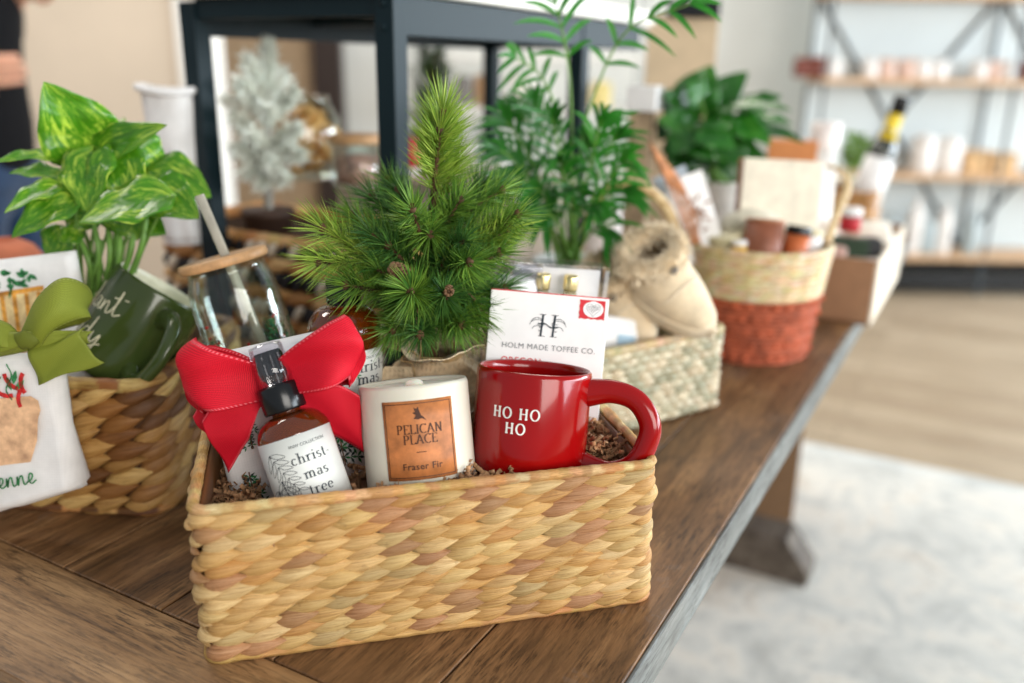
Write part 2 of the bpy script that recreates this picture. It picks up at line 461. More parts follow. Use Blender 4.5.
KRAFT = mat('kraft_paper', (196,150,108), .8, var=.12, nscale=60, vcol=True)
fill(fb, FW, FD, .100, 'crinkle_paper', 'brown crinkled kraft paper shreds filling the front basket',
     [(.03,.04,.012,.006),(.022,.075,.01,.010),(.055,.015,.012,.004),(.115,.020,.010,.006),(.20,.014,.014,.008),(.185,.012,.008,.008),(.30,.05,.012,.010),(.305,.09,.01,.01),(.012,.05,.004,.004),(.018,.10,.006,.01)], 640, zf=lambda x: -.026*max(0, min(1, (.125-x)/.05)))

# ------------------------------------------------------------------ red mug
RED = mat('red_glaze', (150,7,8), .16, var=.05, nscale=8, coat=.25, spec=.35)
WHITE_INK = mat('white_ink', (244,238,232), .4)
def handle_pts(r, h, out, zt, zb):
    return catmull([(r*.93, 0, zt), (r+out*.36, 0, zt+h*.035), (r+out*.74, 0, zt-h*.02), (r+out*.97, 0, zt-h*.19), (r+out*.98, 0, (zt+zb)/2-h*.04), (r+out*.80, 0, zb+h*.06), (r+out*.42, 0, zb-h*.05), (r*.93, 0, zb-h*.02)], 8)
def mug(name, label, cat, m, minside, r, h, out, loc, rot, haz, rt=.0085, ht=.78, hb=.2, group=None):
    t = thing(name, label, cat, loc, rot, group)
    g = G(); w = .0038
    pr = [(0,.002),(r*.80,.002),(r*.84,0),(r*.93,.002),(r*.985,.008),(r,.016),(r,h*.5),(r,h-.004),(r-.0006,h-.0012),(r-w/2,h),(r-w+.0004,h-.0014),(r-w,h-.006),(r-w,h*.5),(r-w-.001,.014),(r-w-.007,.008),(0,.007)]
    g.lathe(pr, 72); g.build('mug_body', m, t, recalc=True)
    g = G(); P = handle_pts(r, h, out, h*ht, h*hb); n = len(P)
    M = Matrix.Rotation(haz, 3, 'Z')
    rad = [rt*(1.0+.35*abs(2*i/(n-1)-1)**5) for i in range(n)]
    g.tube([M @ p for p in P], rad, 16, flat=.75, up=M @ Vector((0,1,0))); g.build('handle', m, t, recalc=True)
    return t
mr = orient(-17, 3.5, 12)
t = mug('mug', 'glossy red ceramic mug lettered in white, resting in the front basket', 'mug', RED, RED, .0448, .0850, .0480,
        top_at(535, 367, .632, .085, mr), mr, R(1), ht=.82, hb=.17, group=None)
g = G(); f = cyl(.0448, .0004)
serif(g, 'HO HO', .0083, lambda a, b: f(a, b), 0, .0510, wt=.17, wn=.09, track=.12)
serif(g, 'HO', .0083, lambda a, b: f(a, b), 0.0005, .0398, wt=.17, wn=.09, track=.12)
g.build('lettering', WHITE_INK, t, smooth=False, thick=.0004)

# ------------------------------------------------------------------ candle
CREAM = mat('cream_stoneware', (228,222,204), .45, var=.03, nscale=12, sss=.05)
WAX = mat('candle_wax', (240,234,218), .5, sss=.3)
COPPER = mat('tan_leather_label', (190,118,66), .5, var=.10, nscale=90, bump=.2, bscale=400)
BROWN_INK = mat('brown_ink', (74,40,20), .6)
cr = orient(8, -6, 15); ch = .085; crd = .0410
t = thing('candle', 'round cream candle with a square tan label, left of the red mug', 'candle', top_at(413, 381, .608, ch, cr), cr)
g = G()
g.lathe([(0,.0),(crd*.9,.0),(crd*.97,.003),(crd,.010),(crd*1.0,ch*.5),(crd,ch-.003),(crd-.0014,ch),(crd-.003,ch-.001),(crd-.0038,ch-.005),(crd-.004,ch-.012),(0,ch-.012)], 72)
g.build('vessel', CREAM, t, recalc=True)
g = G(); g.lathe([(0,ch-.003),(crd*.5,ch-.0026),(crd-.006,ch-.003),(crd-.0042,ch-.0038),(crd-.0042,ch-.008),(0,ch-.009)], 48); g.build('wax', WAX, t, recalc=True)
g = G(); g.ball((.001,-.012,ch-.001), .0055, 12, 8, sc=(1.2,1,.6)); g.build('wick_button', WAX, t)
f = cyl(crd, .0004); g = G()
LW, LZ0, LZ1 = .052, .0180, .0745; LX = .002
g.grid(lambda u, v: f(LX+(u-.5)*LW, LZ0+v*(LZ1-LZ0)), 24, 4); lab = g.build('label', COPPER, t, thick=.0004, label='tan leather-look label with dark print')
f = cyl(crd, .0009); g = G(); F2 = lambda a, b: f(LX+a, b)
for (a, b) in (((-LW/2+.002, LZ0+.002), (LW/2-.002, LZ0+.002)), ((-LW/2+.002, LZ1-.002), (LW/2-.002, LZ1-.002)), ((-LW/2+.002, LZ0+.002), (-LW/2+.002, LZ1-.002)), ((LW/2-.002, LZ0+.002), (LW/2-.002, LZ1-.002)), ((-.0035,.0378),(.0035,.0378))):
    pen(g, [(a[0]+(b[0]-a[0])*k/10, a[1]+(b[1]-a[1])*k/10) for k in range(11)], F2, .0005, .0005, smooth=False)
serif(g, 'PELICAN', .0066, F2, 0, .0510, wt=.15, wn=.06, track=.0)
serif(g, 'PLACE', .0066, F2, 0, .0437, wt=.15, wn=.06, track=.0)
put_text(g, 'Fraser Fir', .0066, F2, 0, .0255, bold=.012, space=1.08)
# small flying bird
bird = [(-.0005,.0625),(.002,.0632),(.0035,.0625),(.0052,.0614),(.0036,.0640),(.0018,.0655),(.0006,.0690),(.0002,.0715),(-.0012,.0700),(-.0030,.0712),(-.0022,.0680),(-.0040,.0675),(-.0018,.0655),(-.0034,.0632)]
g.add([F2(a, b-.0015) for a, b in bird], [tuple(range(len(bird)))])
g.build('label_print', BROWN_INK, lab, smooth=False)

# ------------------------------------------------------------------ amber bottles
AMBER = NT('amber_glass'); AMBER.base((176,84,20)); AMBER.set(Roughness=.03, IOR=1.5); AMBER.b.inputs['Transmission Weight'].default_value = .82
AMBER.b.inputs['Coat Weight'].default_value = .6; AMBER = AMBER.m
OIL = mat('amber_liquid', (74,26,8), .12, var=.1)
BLACK = mat('black_plastic', (16,18,20), .22, var=.05)
CLEARP = clear('clear_plastic', (250,250,252), .05, .06)
LABEL = mat('label_paper', (226,228,222), .6, var=.02)
INK = mat('dark_ink', (44,54,62), .7)
def bottle_body(t, r, hb, hn, k=1.0):
    g = G()
    pr = [(0,.003),(r*.7,.001),(r*.85,0),(r*.97,.003),(r,.009),(r,hb*.5),(r,hb-.004)]
    for i in range(1, 9):
        a = i/8*pi/2; pr.append((r*.40+r*.60*cos(a)**.9 if i < 8 else r*.40, hb-.004+(hn-hb+.002)*sin(a)**1.25))
    pr += [(r*.40, hn), (r*.40, hn+.006), (r*.34, hn+.006), (r*.34, hn-.002)]
    g.lathe(pr, 56); g.build('glass_body', AMBER, t, recalc=True)
    g = G(); g.lathe([(0,.005),(r*.88,.006),(r*.93,.012),(r*.93,hb-.012),(0,hb-.012)], 40); g.build('liquid', OIL, t, recalc=True)
def needle_sprig(g, fn, x, y, rot, size, n=9):
    """drawn pine sprig: line work only"""
    for k in range(n):
        s = k/(n-1)*size; px, py = x+cos(rot)*s, y+sin(rot)*s
        for sd in (-1, 1):
            a = rot+sd*R(48); l = size*.42*(1-.55*k/n)
            mid = (px+cos(a)*l*.5+sin(a)*.0006*sd, py+sin(a)*l*.5)
            pen(g, [(px, py), (mid[0]+cos(a+pi/2)*l*.14, mid[1]+sin(a+pi/2)*l*.14), (px+cos(a)*l, py+sin(a)*l), (mid[0]-cos(a+pi/2)*l*.14, mid[1]-sin(a+pi/2)*l*.14), (px, py)], fn, .00035, .00035, n=4)
    pen(g, [(x, y), (x+cos(rot)*size, y+sin(rot)*size)], fn, .0006, .0006, smooth=False)
def bottle_label(t, r, z0, z1, cx, halfw, words, size=.0115):
    f = cyl(r, .0003); g = G(); g.grid(lambda u, v: f((u-.5)*2*halfw, z0+v*(z1-z0)), 40, 3)
    lab = g.build('label', LABEL, t, thick=.0003, label='pale grey-white paper label')
    f = cyl(r, .0007); g = G(); h = z1-z0
    serif(g, words[0], size, f, cx, z0+h*.68, wt=.11, wn=.035, track=.03)
    serif(g, words[1], size, f, cx, z0+h*.495, wt=.11, wn=.035, track=.03)
    if len(words) > 2: serif(g, words[2], size, f, cx, z0+h*.31, wt=.11, wn=.035, track=.03)
    put_text(g, 'PNW COLLECTION', .0030, f, cx, z0+h*.87)
    g.build('label_lettering', INK, lab, smooth=False)
    g = G(); needle_sprig(g, f, cx-size*3.1, z0+h*.86, R(-62), h*.5, 7); needle_sprig(g, f, cx-size*2.7, z0+h*.55, R(-80), h*.42, 7); needle_sprig(g, f, cx-size*3.3, z0+h*.45, R(-105), h*.36, 6)
    g.build('sprig_drawing', INK, lab, smooth=False)
sr = orient(8, -20, 15)
SB = 1.04
t = thing('spray_bottle', 'amber glass spray bottle with black collar and clear cap, before the red bow', 'bottle', top_at(265, 348, .592, .136, sr), sr, group='amber bottles')
bottle_body(t, .0268, .075, .088)
bottle_label(t, .0268, .008, .0705, .0125, .040, ('christ-', 'mas', 'tree'), .0096)
g = G(); g.lathe([(0,.088),(.0152,.088),(.0158,.0895),(.0158,.106),(.0150,.1078),(.0118,.1085),(0,.1085)], 48); g.build('collar', BLACK, t, recalc=True)
g = G()
for k in range(1): pass
vs = []; nseg = 72
for z, rr in ((.108,.0104),(.130,.0100),(.133,.0088)):
    for i in range(nseg): q = rr*(1+(.045 if i % 3 == 0 else -.02)); vs.append((q*cos(2*pi*i/nseg), q*sin(2*pi*i/nseg), z))
fs = [(a*nseg+i, a*nseg+(i+1) % nseg, (a+1)*nseg+(i+1) % nseg, (a+1)*nseg+i) for a in (0,1) for i in range(nseg)] + [tuple(2*nseg+i for i in range(nseg))]
g.add(vs, fs); g.box((0,-.0105,.126), (.003,.003,.003)); g.build('pump', BLACK, t, smooth=False)
g = G(); g.lathe([(.0135,.1085),(.0130,.120),(.0122,.1355),(.0112,.138),(.006,.139),(0,.139)], 48); g.build('overcap', CLEARP, t, thick=.0006)
sr2 = orient(38, 0, 3)
t = thing('amber_bottle', 'amber glass bottle with a flat black lid, half hidden by the pine sprigs', 'bottle', top_at(343, 279, .685, .118, sr2), sr2, group='amber bottles')
bottle_body(t, .0300, .082, .098)
bottle_label(t, .0300, .008, .064, .006, .044, ('christ-', 'mas', 'tree'), .0125)
g = G(); g.lathe([(0,.098),(.0135,.098),(.0142,.0995),(.0142,.1165),(.0134,.118),(0,.118)], 48); g.build('lid', BLACK, t, recalc=True)

# ------------------------------------------------------------------ folded towel and red bow
def cloth(name, col, sc=900, rough=.9, var=.05, bump=.5, vcol=False, sheen=.2):
    if name in _M: return _M[name]
    m = NT(name); v = m.coord()
    w1 = m.n('ShaderNodeTexWave', wave_type='BANDS', bands_direction='X'); w1.inputs['Scale'].default_value = sc/6; w1.inputs['Distortion'].default_value = .6; m.l(v, w1.inputs[0])
    w2 = m.n('ShaderNodeTexWave', wave_type='BANDS', bands_direction='Z'); w2.inputs['Scale'].default_value = sc/6; w2.inputs['Distortion'].default_value = .6; m.l(v, w2.inputs[0])
    h = m.math('MULTIPLY', w1.outputs['Fac'], w2.outputs['Fac']); nz = m.noise(v, 45, 3)
    c = m.ramp(nz, [(.3, tuple(x*(1-var*2) for x in col)), (.7, tuple(min(255, x*(1+var)) for x in col))])
    c = m.mix(m.math('MULTIPLY', h, .12), c, tuple(x*.8 for x in col))
    if vcol: c = m.mix(1.0, c, m.vcol(), 'MULTIPLY')
    m.base(c); m.set(Roughness=rough); m.b.inputs['Sheen Weight'].default_value = sheen; m.b.inputs['Specular IOR Level'].default_value = .2
    m.bump(h, bump, .0006); _M[name] = m.m; return m.m
LINEN = cloth('white_cotton', (238,236,234), 900, var=.02, bump=.12)
GREEN_P = mat('green_print', (52,122,72), .8, var=.25, nscale=300)
RED_P = mat('red_print', (196,40,40), .8, var=.2, nscale=200)
BLACK_P = mat('dark_print', (44,66,62), .8, var=.2, nscale=200)
BROWN_P = mat('brown_print', (134,92,60), .8, var=.2, nscale=200)
def print_tree(gs, fn, x, y, h, w, rnd):
    gl, gd, gb = gs
    pen(gb, [(x, y-h*.08), (x+.0003, y+h*.9)], fn, .0010, .0010, smooth=False)
    n = 6
    for k in range(n):
        yy = y+h*(.05+.9*k/n); ww = w*(1-k/n)
        for sd in (-1, 1):
            m = max(1, int(ww/.0045))
            for j in range(m+1):
                cx, cy = x+sd*ww*j/m*.95, yy-abs(j/m)*h*.07
                for q in (-1, 1, 0):
                    a = (R(-15) if sd > 0 else R(195))+q*R(50)+rnd.uniform(-.2, .2); L = h*.10+.0012
                    pts = [(cx, cy), (cx+cos(a)*L*.5-sin(a)*L*.16, cy+sin(a)*L*.5+cos(a)*L*.16), (cx+cos(a)*L, cy+sin(a)*L), (cx+cos(a)*L*.5+sin(a)*L*.16, cy+sin(a)*L*.5-cos(a)*L*.16)]
                    (gl if rnd.random() < .5 else gd).add([fn(*p) for p in pts], [(0,1,2,3)])
def folded(g, w, d, h, r=.004, amp=.0012, seed=0, nx=26, nz=26):
    """a folded cloth pad: rounded block with a soft uneven surface"""
    for side in (-1, 1):
        def fn(u, v, side=side):
            x = (u-.5)*w; z = v*h; ex = min(1, min(u, 1-u)*w/r); ez = min(1, min(v, 1-v)*h/r)
            e = sqrt(max(0, 1-(1-min(ex, ez))**2))
            return (x, side*(d/2)*(.25+.75*e)+(amp*mnoise.noise(Vector((x*35, z*35, seed+side))) if e > .9 else 0), z)
        g.grid(fn, nx, nz)
        f0 = len(g.f)
    a = len(g.v)-2*(nx+1)*(nz+1); b = len(g.v)-(nx+1)*(nz+1); N = nz+1
    for i in range(nx): 
        for j in (0, nz): g.f.append((a+i*N+j, a+(i+1)*N+j, b+(i+1)*N+j, b+i*N+j)); g.m.append(0)
    for j in range(nz):
        for i in (0, nx): g.f.append((a+i*N+j, a+i*N+j+1, b+i*N+j+1, b+i*N+j)); g.m.append(0)
tr = orient(24, -11, 8)
TWL = (.112, .026, .150)
t = thing('tea_towel', 'folded white tea towel printed with fir trees, tied with the red bow', 'towel', top_at(272, 340, .640, .150, tr), tr, group='folded towels')
w, d, h = TWL
layers = G(); folded(layers, w, d*.55, h, .004, .0006, 1)
layers.v = [(a, b-.006, c) for a, b, c in layers.v]
pad = layers.build('front_fold', LINEN, t, recalc=True)
g = G(); folded(g, w*.98, d*.45, h*.98, .005, .0008, 2); g.v = [(a, b+.008, c) for a, b, c in g.v]; g.build('back_fold', LINEN, t, recalc=True)
rnd = random.Random(4); gs = (G(), G(), G()); fn = lambda a, b: (a, -d*.275-.0067-.0004, b)
for (x, y, hh, ww) in ((-.040,.020,.040,.011),(-.018,.06,.022,.007),(-.033,.075,.028,.009),(.033,.045,.055,.017),(.020,.128,.020,.010),(.045,.110,.03,.012),(.0,.015,.04,.012),(.05,.01,.025,.008),(-.044,.118,.022,.007)):
    print_tree(gs, fn, x, y, hh, ww, rnd)
for gg, nm, m in ((gs[0],'green_tree_print',GREEN_P),(gs[1],'dark_tree_print',BLACK_P),(gs[2],'trunk_print',BROWN_P)): gg.build(nm, m, pad, smooth=False)
g = G(); f3 = lambda a, b: (-w/2-.0006, a, b)       # checked edge on the folded side
for k in range(15):
    for q in range(2):
        if (k+q) % 2: 
            y0 = -.011+q*.006; z0 = .005+k*.0095; g.add([f3(y0, z0), f3(y0+.0055, z0), f3(y0+.0055, z0+.0055), f3(y0, z0+.0055)], [(0,1,2,3)])
g.build('checked_edge_print', BLACK_P, pad, smooth=False)

def ribbon_mat(name, col, edge, dens=55):
    m = NT(name); v = m.coord((1,1,1), 'fuv'); sx = m.n('ShaderNodeSeparateXYZ'); m.l(v, sx.inputs[0])
    across = sx.outputs[1]
    a = m.math('ABSOLUTE', m.math('SUBTRACT', across, .5)); e = m.math('GREATER_THAN', a, .462); e2 = m.math('LESS_THAN', a, .488)
    st = m.math('GREATER_THAN', m.math('SINE', m.math('MULTIPLY', sx.outputs[0], dens*6.0)), .1)
    ef = m.math('MULTIPLY', m.math('MULTIPLY', m.math('MULTIPLY', e, e2), st), .75)
    vo = m.coord((1,1,1), 'fuv')
    w1 = m.n('ShaderNodeTexWave', wave_type='BANDS', bands_direction='X'); w1.inputs['Scale'].default_value = dens*.9; w1.inputs['Distortion'].default_value = 1.2; m.l(vo, w1.inputs[0])
    w2 = m.n('ShaderNodeTexWave', wave_type='BANDS', bands_direction='Y'); w2.inputs['Scale'].default_value = 11; w2.inputs['Distortion'].default_value = 1.0; m.l(vo, w2.inputs[0])
    h = m.math('ADD', m.math('MULTIPLY', w1.outputs['Fac'], .5), m.math('MULTIPLY', w2.outputs['Fac'], .5))
    c = m.ramp(h, [(.15, tuple(x*.8 for x in col)), (.85, tuple(min(255, x*1.12+8) for x in col))])
    m.base(m.mix(ef, c, edge)); m.set(Roughness=.65); m.b.inputs['Sheen Weight'].default_value = .0; m.b.inputs['Specular IOR Level'].default_value = .25
    m.bump(h, .35, .0005); return m.m
REDR = ribbon_mat('red_ribbon_weave', (200,10,34), (240,120,130))
def bow(name, label, m, loc, rot, Lx, loops, tails, knot=True, s=1.0):
    t = thing(name, label, 'ribbon', loc, rot)
    for (side, L, w0, w1, zf, zb, yb, tilt) in loops:
        g = G()
        def fn(u, v):
            k = sin(pi*u)**.55; x = side*L*sin(pi*u)**.85; front = cos(pi*u)            # 1 front .. -1 back
            wd = w0+(w1-w0)*min(1, k*1.1)**1.0
            y = -.006-(.016*sin(pi*min(u*2, 1))*1.0 if u < .5 else .016*sin(pi*.5)*0+.004) + (.012 if u > .5 else 0)*(1)*(u-.5)*2
            y = -.010 - .016*sin(2*pi*u)*.9 + yb
            z = (zf if u < .5 else zb)*k**1.2*1.0 + (v-.5)*2*wd
            z += (zf-zb)*0; q = (v-.5)*2
            y += .0035*sin(q*4+u*9)*k + .002*sin(u*23+q)*k*.4
            x += side*(-.013*abs(q)**3*k) + .002*sin(q*5+u*4)*k
            a = R(tilt); return (x*cos(a)-z*sin(a)*0, y, z + x*side*0 + x*math.tan(a))
        g.grid(fn, 40, 14); g.build('bow_loop', m, t, thick=.0005)
    for (pts, w0, w1, skew) in tails:
        g = G(); P = catmull(pts, 10); n = len(P)-1
        def fn(u, v):
            i = min(int(u*n), n); p = P[i]; q = (P[min(i+1, n)]-P[max(i-1, 0)]).normalized(); k = Vector((-q.z, 0, q.x))
            wd = w0+(w1-w0)*min(1, u*1.6); s2 = (v-.5)*2
            return p + k*s2*wd + q*(skew*s2*max(0, u-.6)*2.5) + Vector((0, .003*sin(s2*3+u*6)*u, 0))
        g.grid(fn, n, 10); g.build('ribbon_tail', m, t, thick=.0005)
    if knot:
        g = G(); g.ball((0,-.012,0), .009*s, 16, 10, sc=(.8,.6,1.15), fn=lambda p: p+Vector((0, .0008*sin(p.z*1800), 0))); g.build('knot', m, t)
    return t
br = orient(0, -4, 6)
bow('ribbon_bow', 'wide red fabric ribbon bow tied round the fir-tree towel', REDR, atY(274, 381, .598), br, .07,
    [(-1, .064, .008, .0250, .010, .002, 0, -3), (1, .072, .008, .0230, .012, .004, 0, 13)],
    [([(-.004,-.006,-.004),(-.018,-.018,-.014),(-.032,-.020,-.028),(-.044,-.016,-.044)], .006, .018, .014),
     ([(.004,-.008,-.004),(.024,-.016,-.010),(.046,-.016,-.020),(.064,-.010,-.034)], .006, .019, -.014),
     ([(-.006,-.003,-.002),(-.03,-.006,-.010),(-.048,-.004,-.024),(-.058,.002,-.036)], .006, .013, .006)])

# ------------------------------------------------------------------ toffee box
CARD = mat('white_card', (240,238,236), .5, var=.015)
RED_INK = mat('red_ink', (206,36,46), .6); GREY_INK = mat('grey_ink', (120,122,124), .7)
tb = orient(2, 4, 14); W, D, H = .0985, .03, .155
tl = top_at(549, 293, .706, H, tb)
t = thing('toffee_box', 'white printed toffee box standing behind the red mug', 'box', tl, tb)
g = G(); g.box((0,0,H/2), (W,D,H)); bx = g.build('carton', CARD, t, smooth=False, bevel=.0008)
yf = -D/2-.0004; f = plane(yf)
g = G()
for sx in (-.0055, .0045):
    pen(g, [(sx,H-.036),(sx+.001,H-.018)], f, .0017, .0017, smooth=False)
    for z in (H-.036, H-.018): pen(g, [(sx-.002, z), (sx+.0035, z)], f, .0005, .0005, smooth=False)
pen(g, [(-.0085,H-.0262),(-.003,H-.0255),(0,H-.027),(.003,H-.0285),(.0085,H-.0278)], f, .0008, .0012)
for sg in (-1, 1):
    for a, b, cc in ((.004,.0,1), (.006,.004,.8), (.0045,-.006,.7)):
        sp = [(sg*(.006+cc*.009*(1-k/16)*cos(k/16*2.2*pi*.8)*.9+a*.3), H-.027+b*.6+cc*.006*(1-k/18)*sin(k/16*2.2*pi*.8)) for k in range(17)]
        pen(g, sp, f, .0004, .0005, smooth=False)
g.build('monogram', INK, bx, smooth=False)
g = G(); put_text(g, 'HOLM MADE TOFFEE CO.', .0064, f, .002, H-.0475, space=1.08, bold=.0); g.build('maker_lettering', GREY_INK, bx, smooth=False)
g = G(); put_text(g, 'OREGON', .0072, f, -.020, H-.0600, space=1.15, bold=.012)
g.add([(-W/2,yf,H-.0008),(W/2,yf,H-.0008),(W/2,yf,H),(-W/2,yf,H)], [(0,1,2,3)]); g.build('red_lettering', RED_INK, bx, smooth=False)
g = G(); x0, x1, z0, z1 = W/2-.0245, W/2-.003, H-.019, H-.003; st = [(x0, z1)]
n = 6
for k in range(n+1): st.append((x0+(.0006 if k % 2 else 0), z1-(z1-z0)*k/n))
for k in range(1, 9): st.append((x0+(x1-x0)*k/8, z0+(.0007 if k % 2 else 0)))
st += [(x1, z1)]
g.add([(a, yf, b) for a, b in st], [tuple(range(len(st)))]); stm = g.build('stamp', RED_INK, bx, smooth=False)
g = G(); yo = yf-.0003; cx, cz = (x0+x1)/2+.001, (z0+z1)/2+.0005
g.add([(cx+.0085*cos(a*pi/12)*(1 if sin(a*pi/12) < .8 else .8), yo, cz+.0068*sin(a*pi/12)) for a in range(24)], [tuple(range(24))]); g.build('stamp_disc', CARD, stm, smooth=False)
g = G(); fo = plane(yo-.0002)
heart = [(cx+.00037*16*sin(a)**3, cz+.00037*(13*cos(a)-5*cos(2*a)-2*cos(3*a)-cos(4*a))) for a in [2*pi*k/32 for k in range(33)]]
pen(g, heart, fo, .0003, .0003, smooth=False)
for k in range(-4, 5): pen(g, [(cx+k*.0011-.0006, cz-.0035+abs(k)*.0009), (cx+k*.0011+.0006, cz+.0035-abs(k)*.0002)], fo, .0003, .0003, smooth=False)
g.build('stamp_heart', GREY_INK, stm, smooth=False)

# clear pack with two gold-capped vials
vr = orient(6, 4, 4)
t = thing('clear_pack', 'clear plastic pack holding two gold-capped vials behind the toffee box', 'packaging', top_at(560, 262, .752, .13, vr), vr)
g = G(); g.box((0,0,.065), (.085,.03,.13)); g.build('pack_shell', CLEARP, t, smooth=False, bevel=.001)
g = G(); g.box((0,.012,.063), (.08,.0015,.12)); g.build('backing_card', CARD, t, smooth=False)
GOLD = mat('gold_metal', (232,212,150), .3, metal=1.0)
VGL = mat('vial_liquid', (226,214,170), .1, trans=.6)
for k, x in enumerate((-.0135, .0115)):
    v = G(); v.lathe([(0,0),(.0085,.0),(.009,.004),(.009,.075),(.007,.083),(.005,.087),(0,.087)], 24, (x,0)); v.v = [(a, b, c+.018) for a, b, c in v.v]
    o = v.build('vial', VGL, t, recalc=True)
    v = G(); v.lathe([(0,.105),(.0062,.105),(.0066,.107),(.0066,.117),(.0058,.119),(0,.119)], 24, (x,0)); v.build('gold_cap', GOLD, o, recalc=True)
# crumpled clear bag beside it
g = G()
def bagfn(u, v):
    a = 2*pi*u; r = .030*(1+.12*sin(5*a+v*4)+.10*mnoise.noise(Vector((cos(a)*2, sin(a)*2, v*4))))*(1-.25*v)
    return (r*cos(a), r*.55*sin(a), v*.115+.004*mnoise.noise(Vector((cos(a)*3, sin(a)*3, v))))
g.grid(bagfn, 48, 20); o = g.build('cellophane_bag', CLEARP, loc=top_at(516, 262, .745, .115, vr), rot=vr, thick=.0003)
tag(o, 'crumpled clear cellophane bag between the pine and the vials', 'bag')
g = G(); g.lathe([(0,0),(.018,0),(.021,.004),(.021,.09),(.018,.098),(0,.098)], 24); g.build('wrapped_roll', CARD, o, recalc=True, loc=(0,0,.003), label='white roll inside')

# twine-tied tag at the basket's back corner
t = thing('gift_tag', 'small grey tag on a loop of twine in the back corner by the mug handle', 'tag', fb(.297,.10,.085), (0,0,0))
TWINE = mat('jute_twine', (196,166,120), .9, bump=.6, bscale=600, var=.12, nscale=200)
g = G(); g.tube(catmull([(-.006,0,.03),(-.010,.004,.045),(.0,.006,.055),(.008,.0,.04),(.0,-.003,.026),(-.004,-.006,.012)], 6), .0010, 6); g.tube(catmull([(-.004,0,.028),(.01,.004,.040),(.012,.002,.020),(.003,-.004,.03)], 6), .0010, 6); g.build('twine_loop', TWINE, t)
g = G(); g.box((.001,-.006,.012), (.018,.001,.028), M=Matrix.Rotation(R(12),4,'Y')); g.build('tag_card', mat('grey_card', (150,152,150), .5), t, smooth=False)

# ------------------------------------------------------------------ glass tumbler
gr = orient(20, -15, 4); gh = .132
GLASS = clear('tumbler_glass', (248,252,250), .02, .05)
BAMBOO = mat('bamboo_wood', (206,160,112), .45, var=.10, nscale=60)
t = thing('glass_tumbler', 'clear can-shaped glass tumbler with bamboo lid and a glass straw', 'tumbler', top_at(222, 256, .742, gh, gr), gr)
g = G(); R0 = .0375
pr = [(0,.003),(.024,.003),(.030,.0045),(R0*.98,.014),(R0*1.02,.03),(R0*1.02,.094),(R0*.97,.108),(R0*.89,.117),(R0*.87,gh-.008)]
g.lathe(pr, 64); gl = g.build('glass_body', GLASS, t, thick=.0014)
g = G(); g.lathe([(0,gh-.008),(.0375,gh-.008),(.0388,gh-.0065),(.0388,gh-.0015),(.0378,gh),(.0052,gh),(.0048,gh-.0005),(0,gh-.0005)], 64); g.build('bamboo_lid', BAMBOO, t, recalc=True, label='pale bamboo lid')
g = G(); g.tube([(.016-.003,0,.012),(-.002,0,gh+.055)], .0038, 20, caps=False); g.build('straw', mat('straw_pale', (216,210,192), .15, trans=.35), t, thick=.0008)
f = cyl(R0*1.02, .0004); rnd = random.Random(8); gs = (G(), G(), G())
for x, y, hh, ww in ((-.030,.03,.045,.014),(.028,.032,.05,.015),(.0,.02,.03,.010),(-.062,.03,.04,.013),(.062,.03,.045,.014),(.1,.03,.04,.013)): print_tree(gs, f, x, y, hh, ww, rnd)
for gg, nm, m in ((gs[0],'green_tree_decal',GREEN_P),(gs[1],'dark_tree_decal',BLACK_P),(gs[2],'trunk_decal',BROWN_P)): gg.build(nm, m, gl, smooth=False)
g = G()
for k in range(16): g.ball(f(rnd.uniform(-.035,.035), rnd.uniform(.04,.08)), .0012, 6, 4, sc=(1,.4,1))
g.build('berry_decal', RED_P, gl)

# ------------------------------------------------------------------ small pine in burlap
BARK = mat('pine_bark', (92,66,44), .9, bump=.8, bscale=200, bdist=.001, var=.2)
NEED = mat('pine_needle', (255,255,255), .45, var=.06, nscale=30, vcol=True, spec=.35)
def needles(g, a, b, n, L, spread=(35, 65), w=.0007, cols=((60,96,40),(120,150,60)), rnd=RND, tipf=.5, bend=.2):
    """needles along twig a-b, fanning forward; the last ones make the tip's brush"""
    a, b = Vector(a), Vector(b); d = (b-a).normalized(); ref = Vector((0,0,1)) if abs(d.z) < .9 else Vector((1,0,0))
    x = d.cross(ref).normalized(); y = d.cross(x)
    for k in range(n):
        s = rnd.random()**(1-tipf*.5); p = a+(b-a)*s; an = rnd.uniform(0, 2*pi)
        sp = R(rnd.uniform(*spread))*(1-.45*(s > .93)); rad = x*cos(an)+y*sin(an)
        dd = (d*cos(sp)+rad*sin(sp)).normalized(); l = L*rnd.uniform(.7, 1.12)
        q = dd.cross(d).normalized() if dd.cross(d).length > 1e-4 else x; r2 = dd.cross(q)
        m1 = p+dd*l*.5; tip = p+dd*l+Vector((0,0,-bend*l*.3))+d*l*bend*.5
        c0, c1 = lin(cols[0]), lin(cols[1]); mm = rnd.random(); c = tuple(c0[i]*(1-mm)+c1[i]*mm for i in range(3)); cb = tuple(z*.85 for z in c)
        vs = []
        for pt, ww in ((p, w), (m1, w*1.05)):
            vs += [pt+q*ww*.6, pt-q*ww*.3+r2*ww*.5, pt-q*ww*.3-r2*ww*.5]
        vs.append(tip)
        g.add(vs, [(0,1,4,3),(1,2,5,4),(2,0,3,5),(3,4,6),(4,5,6),(5,3,6)], [cb]*3+[c]*3+[c])
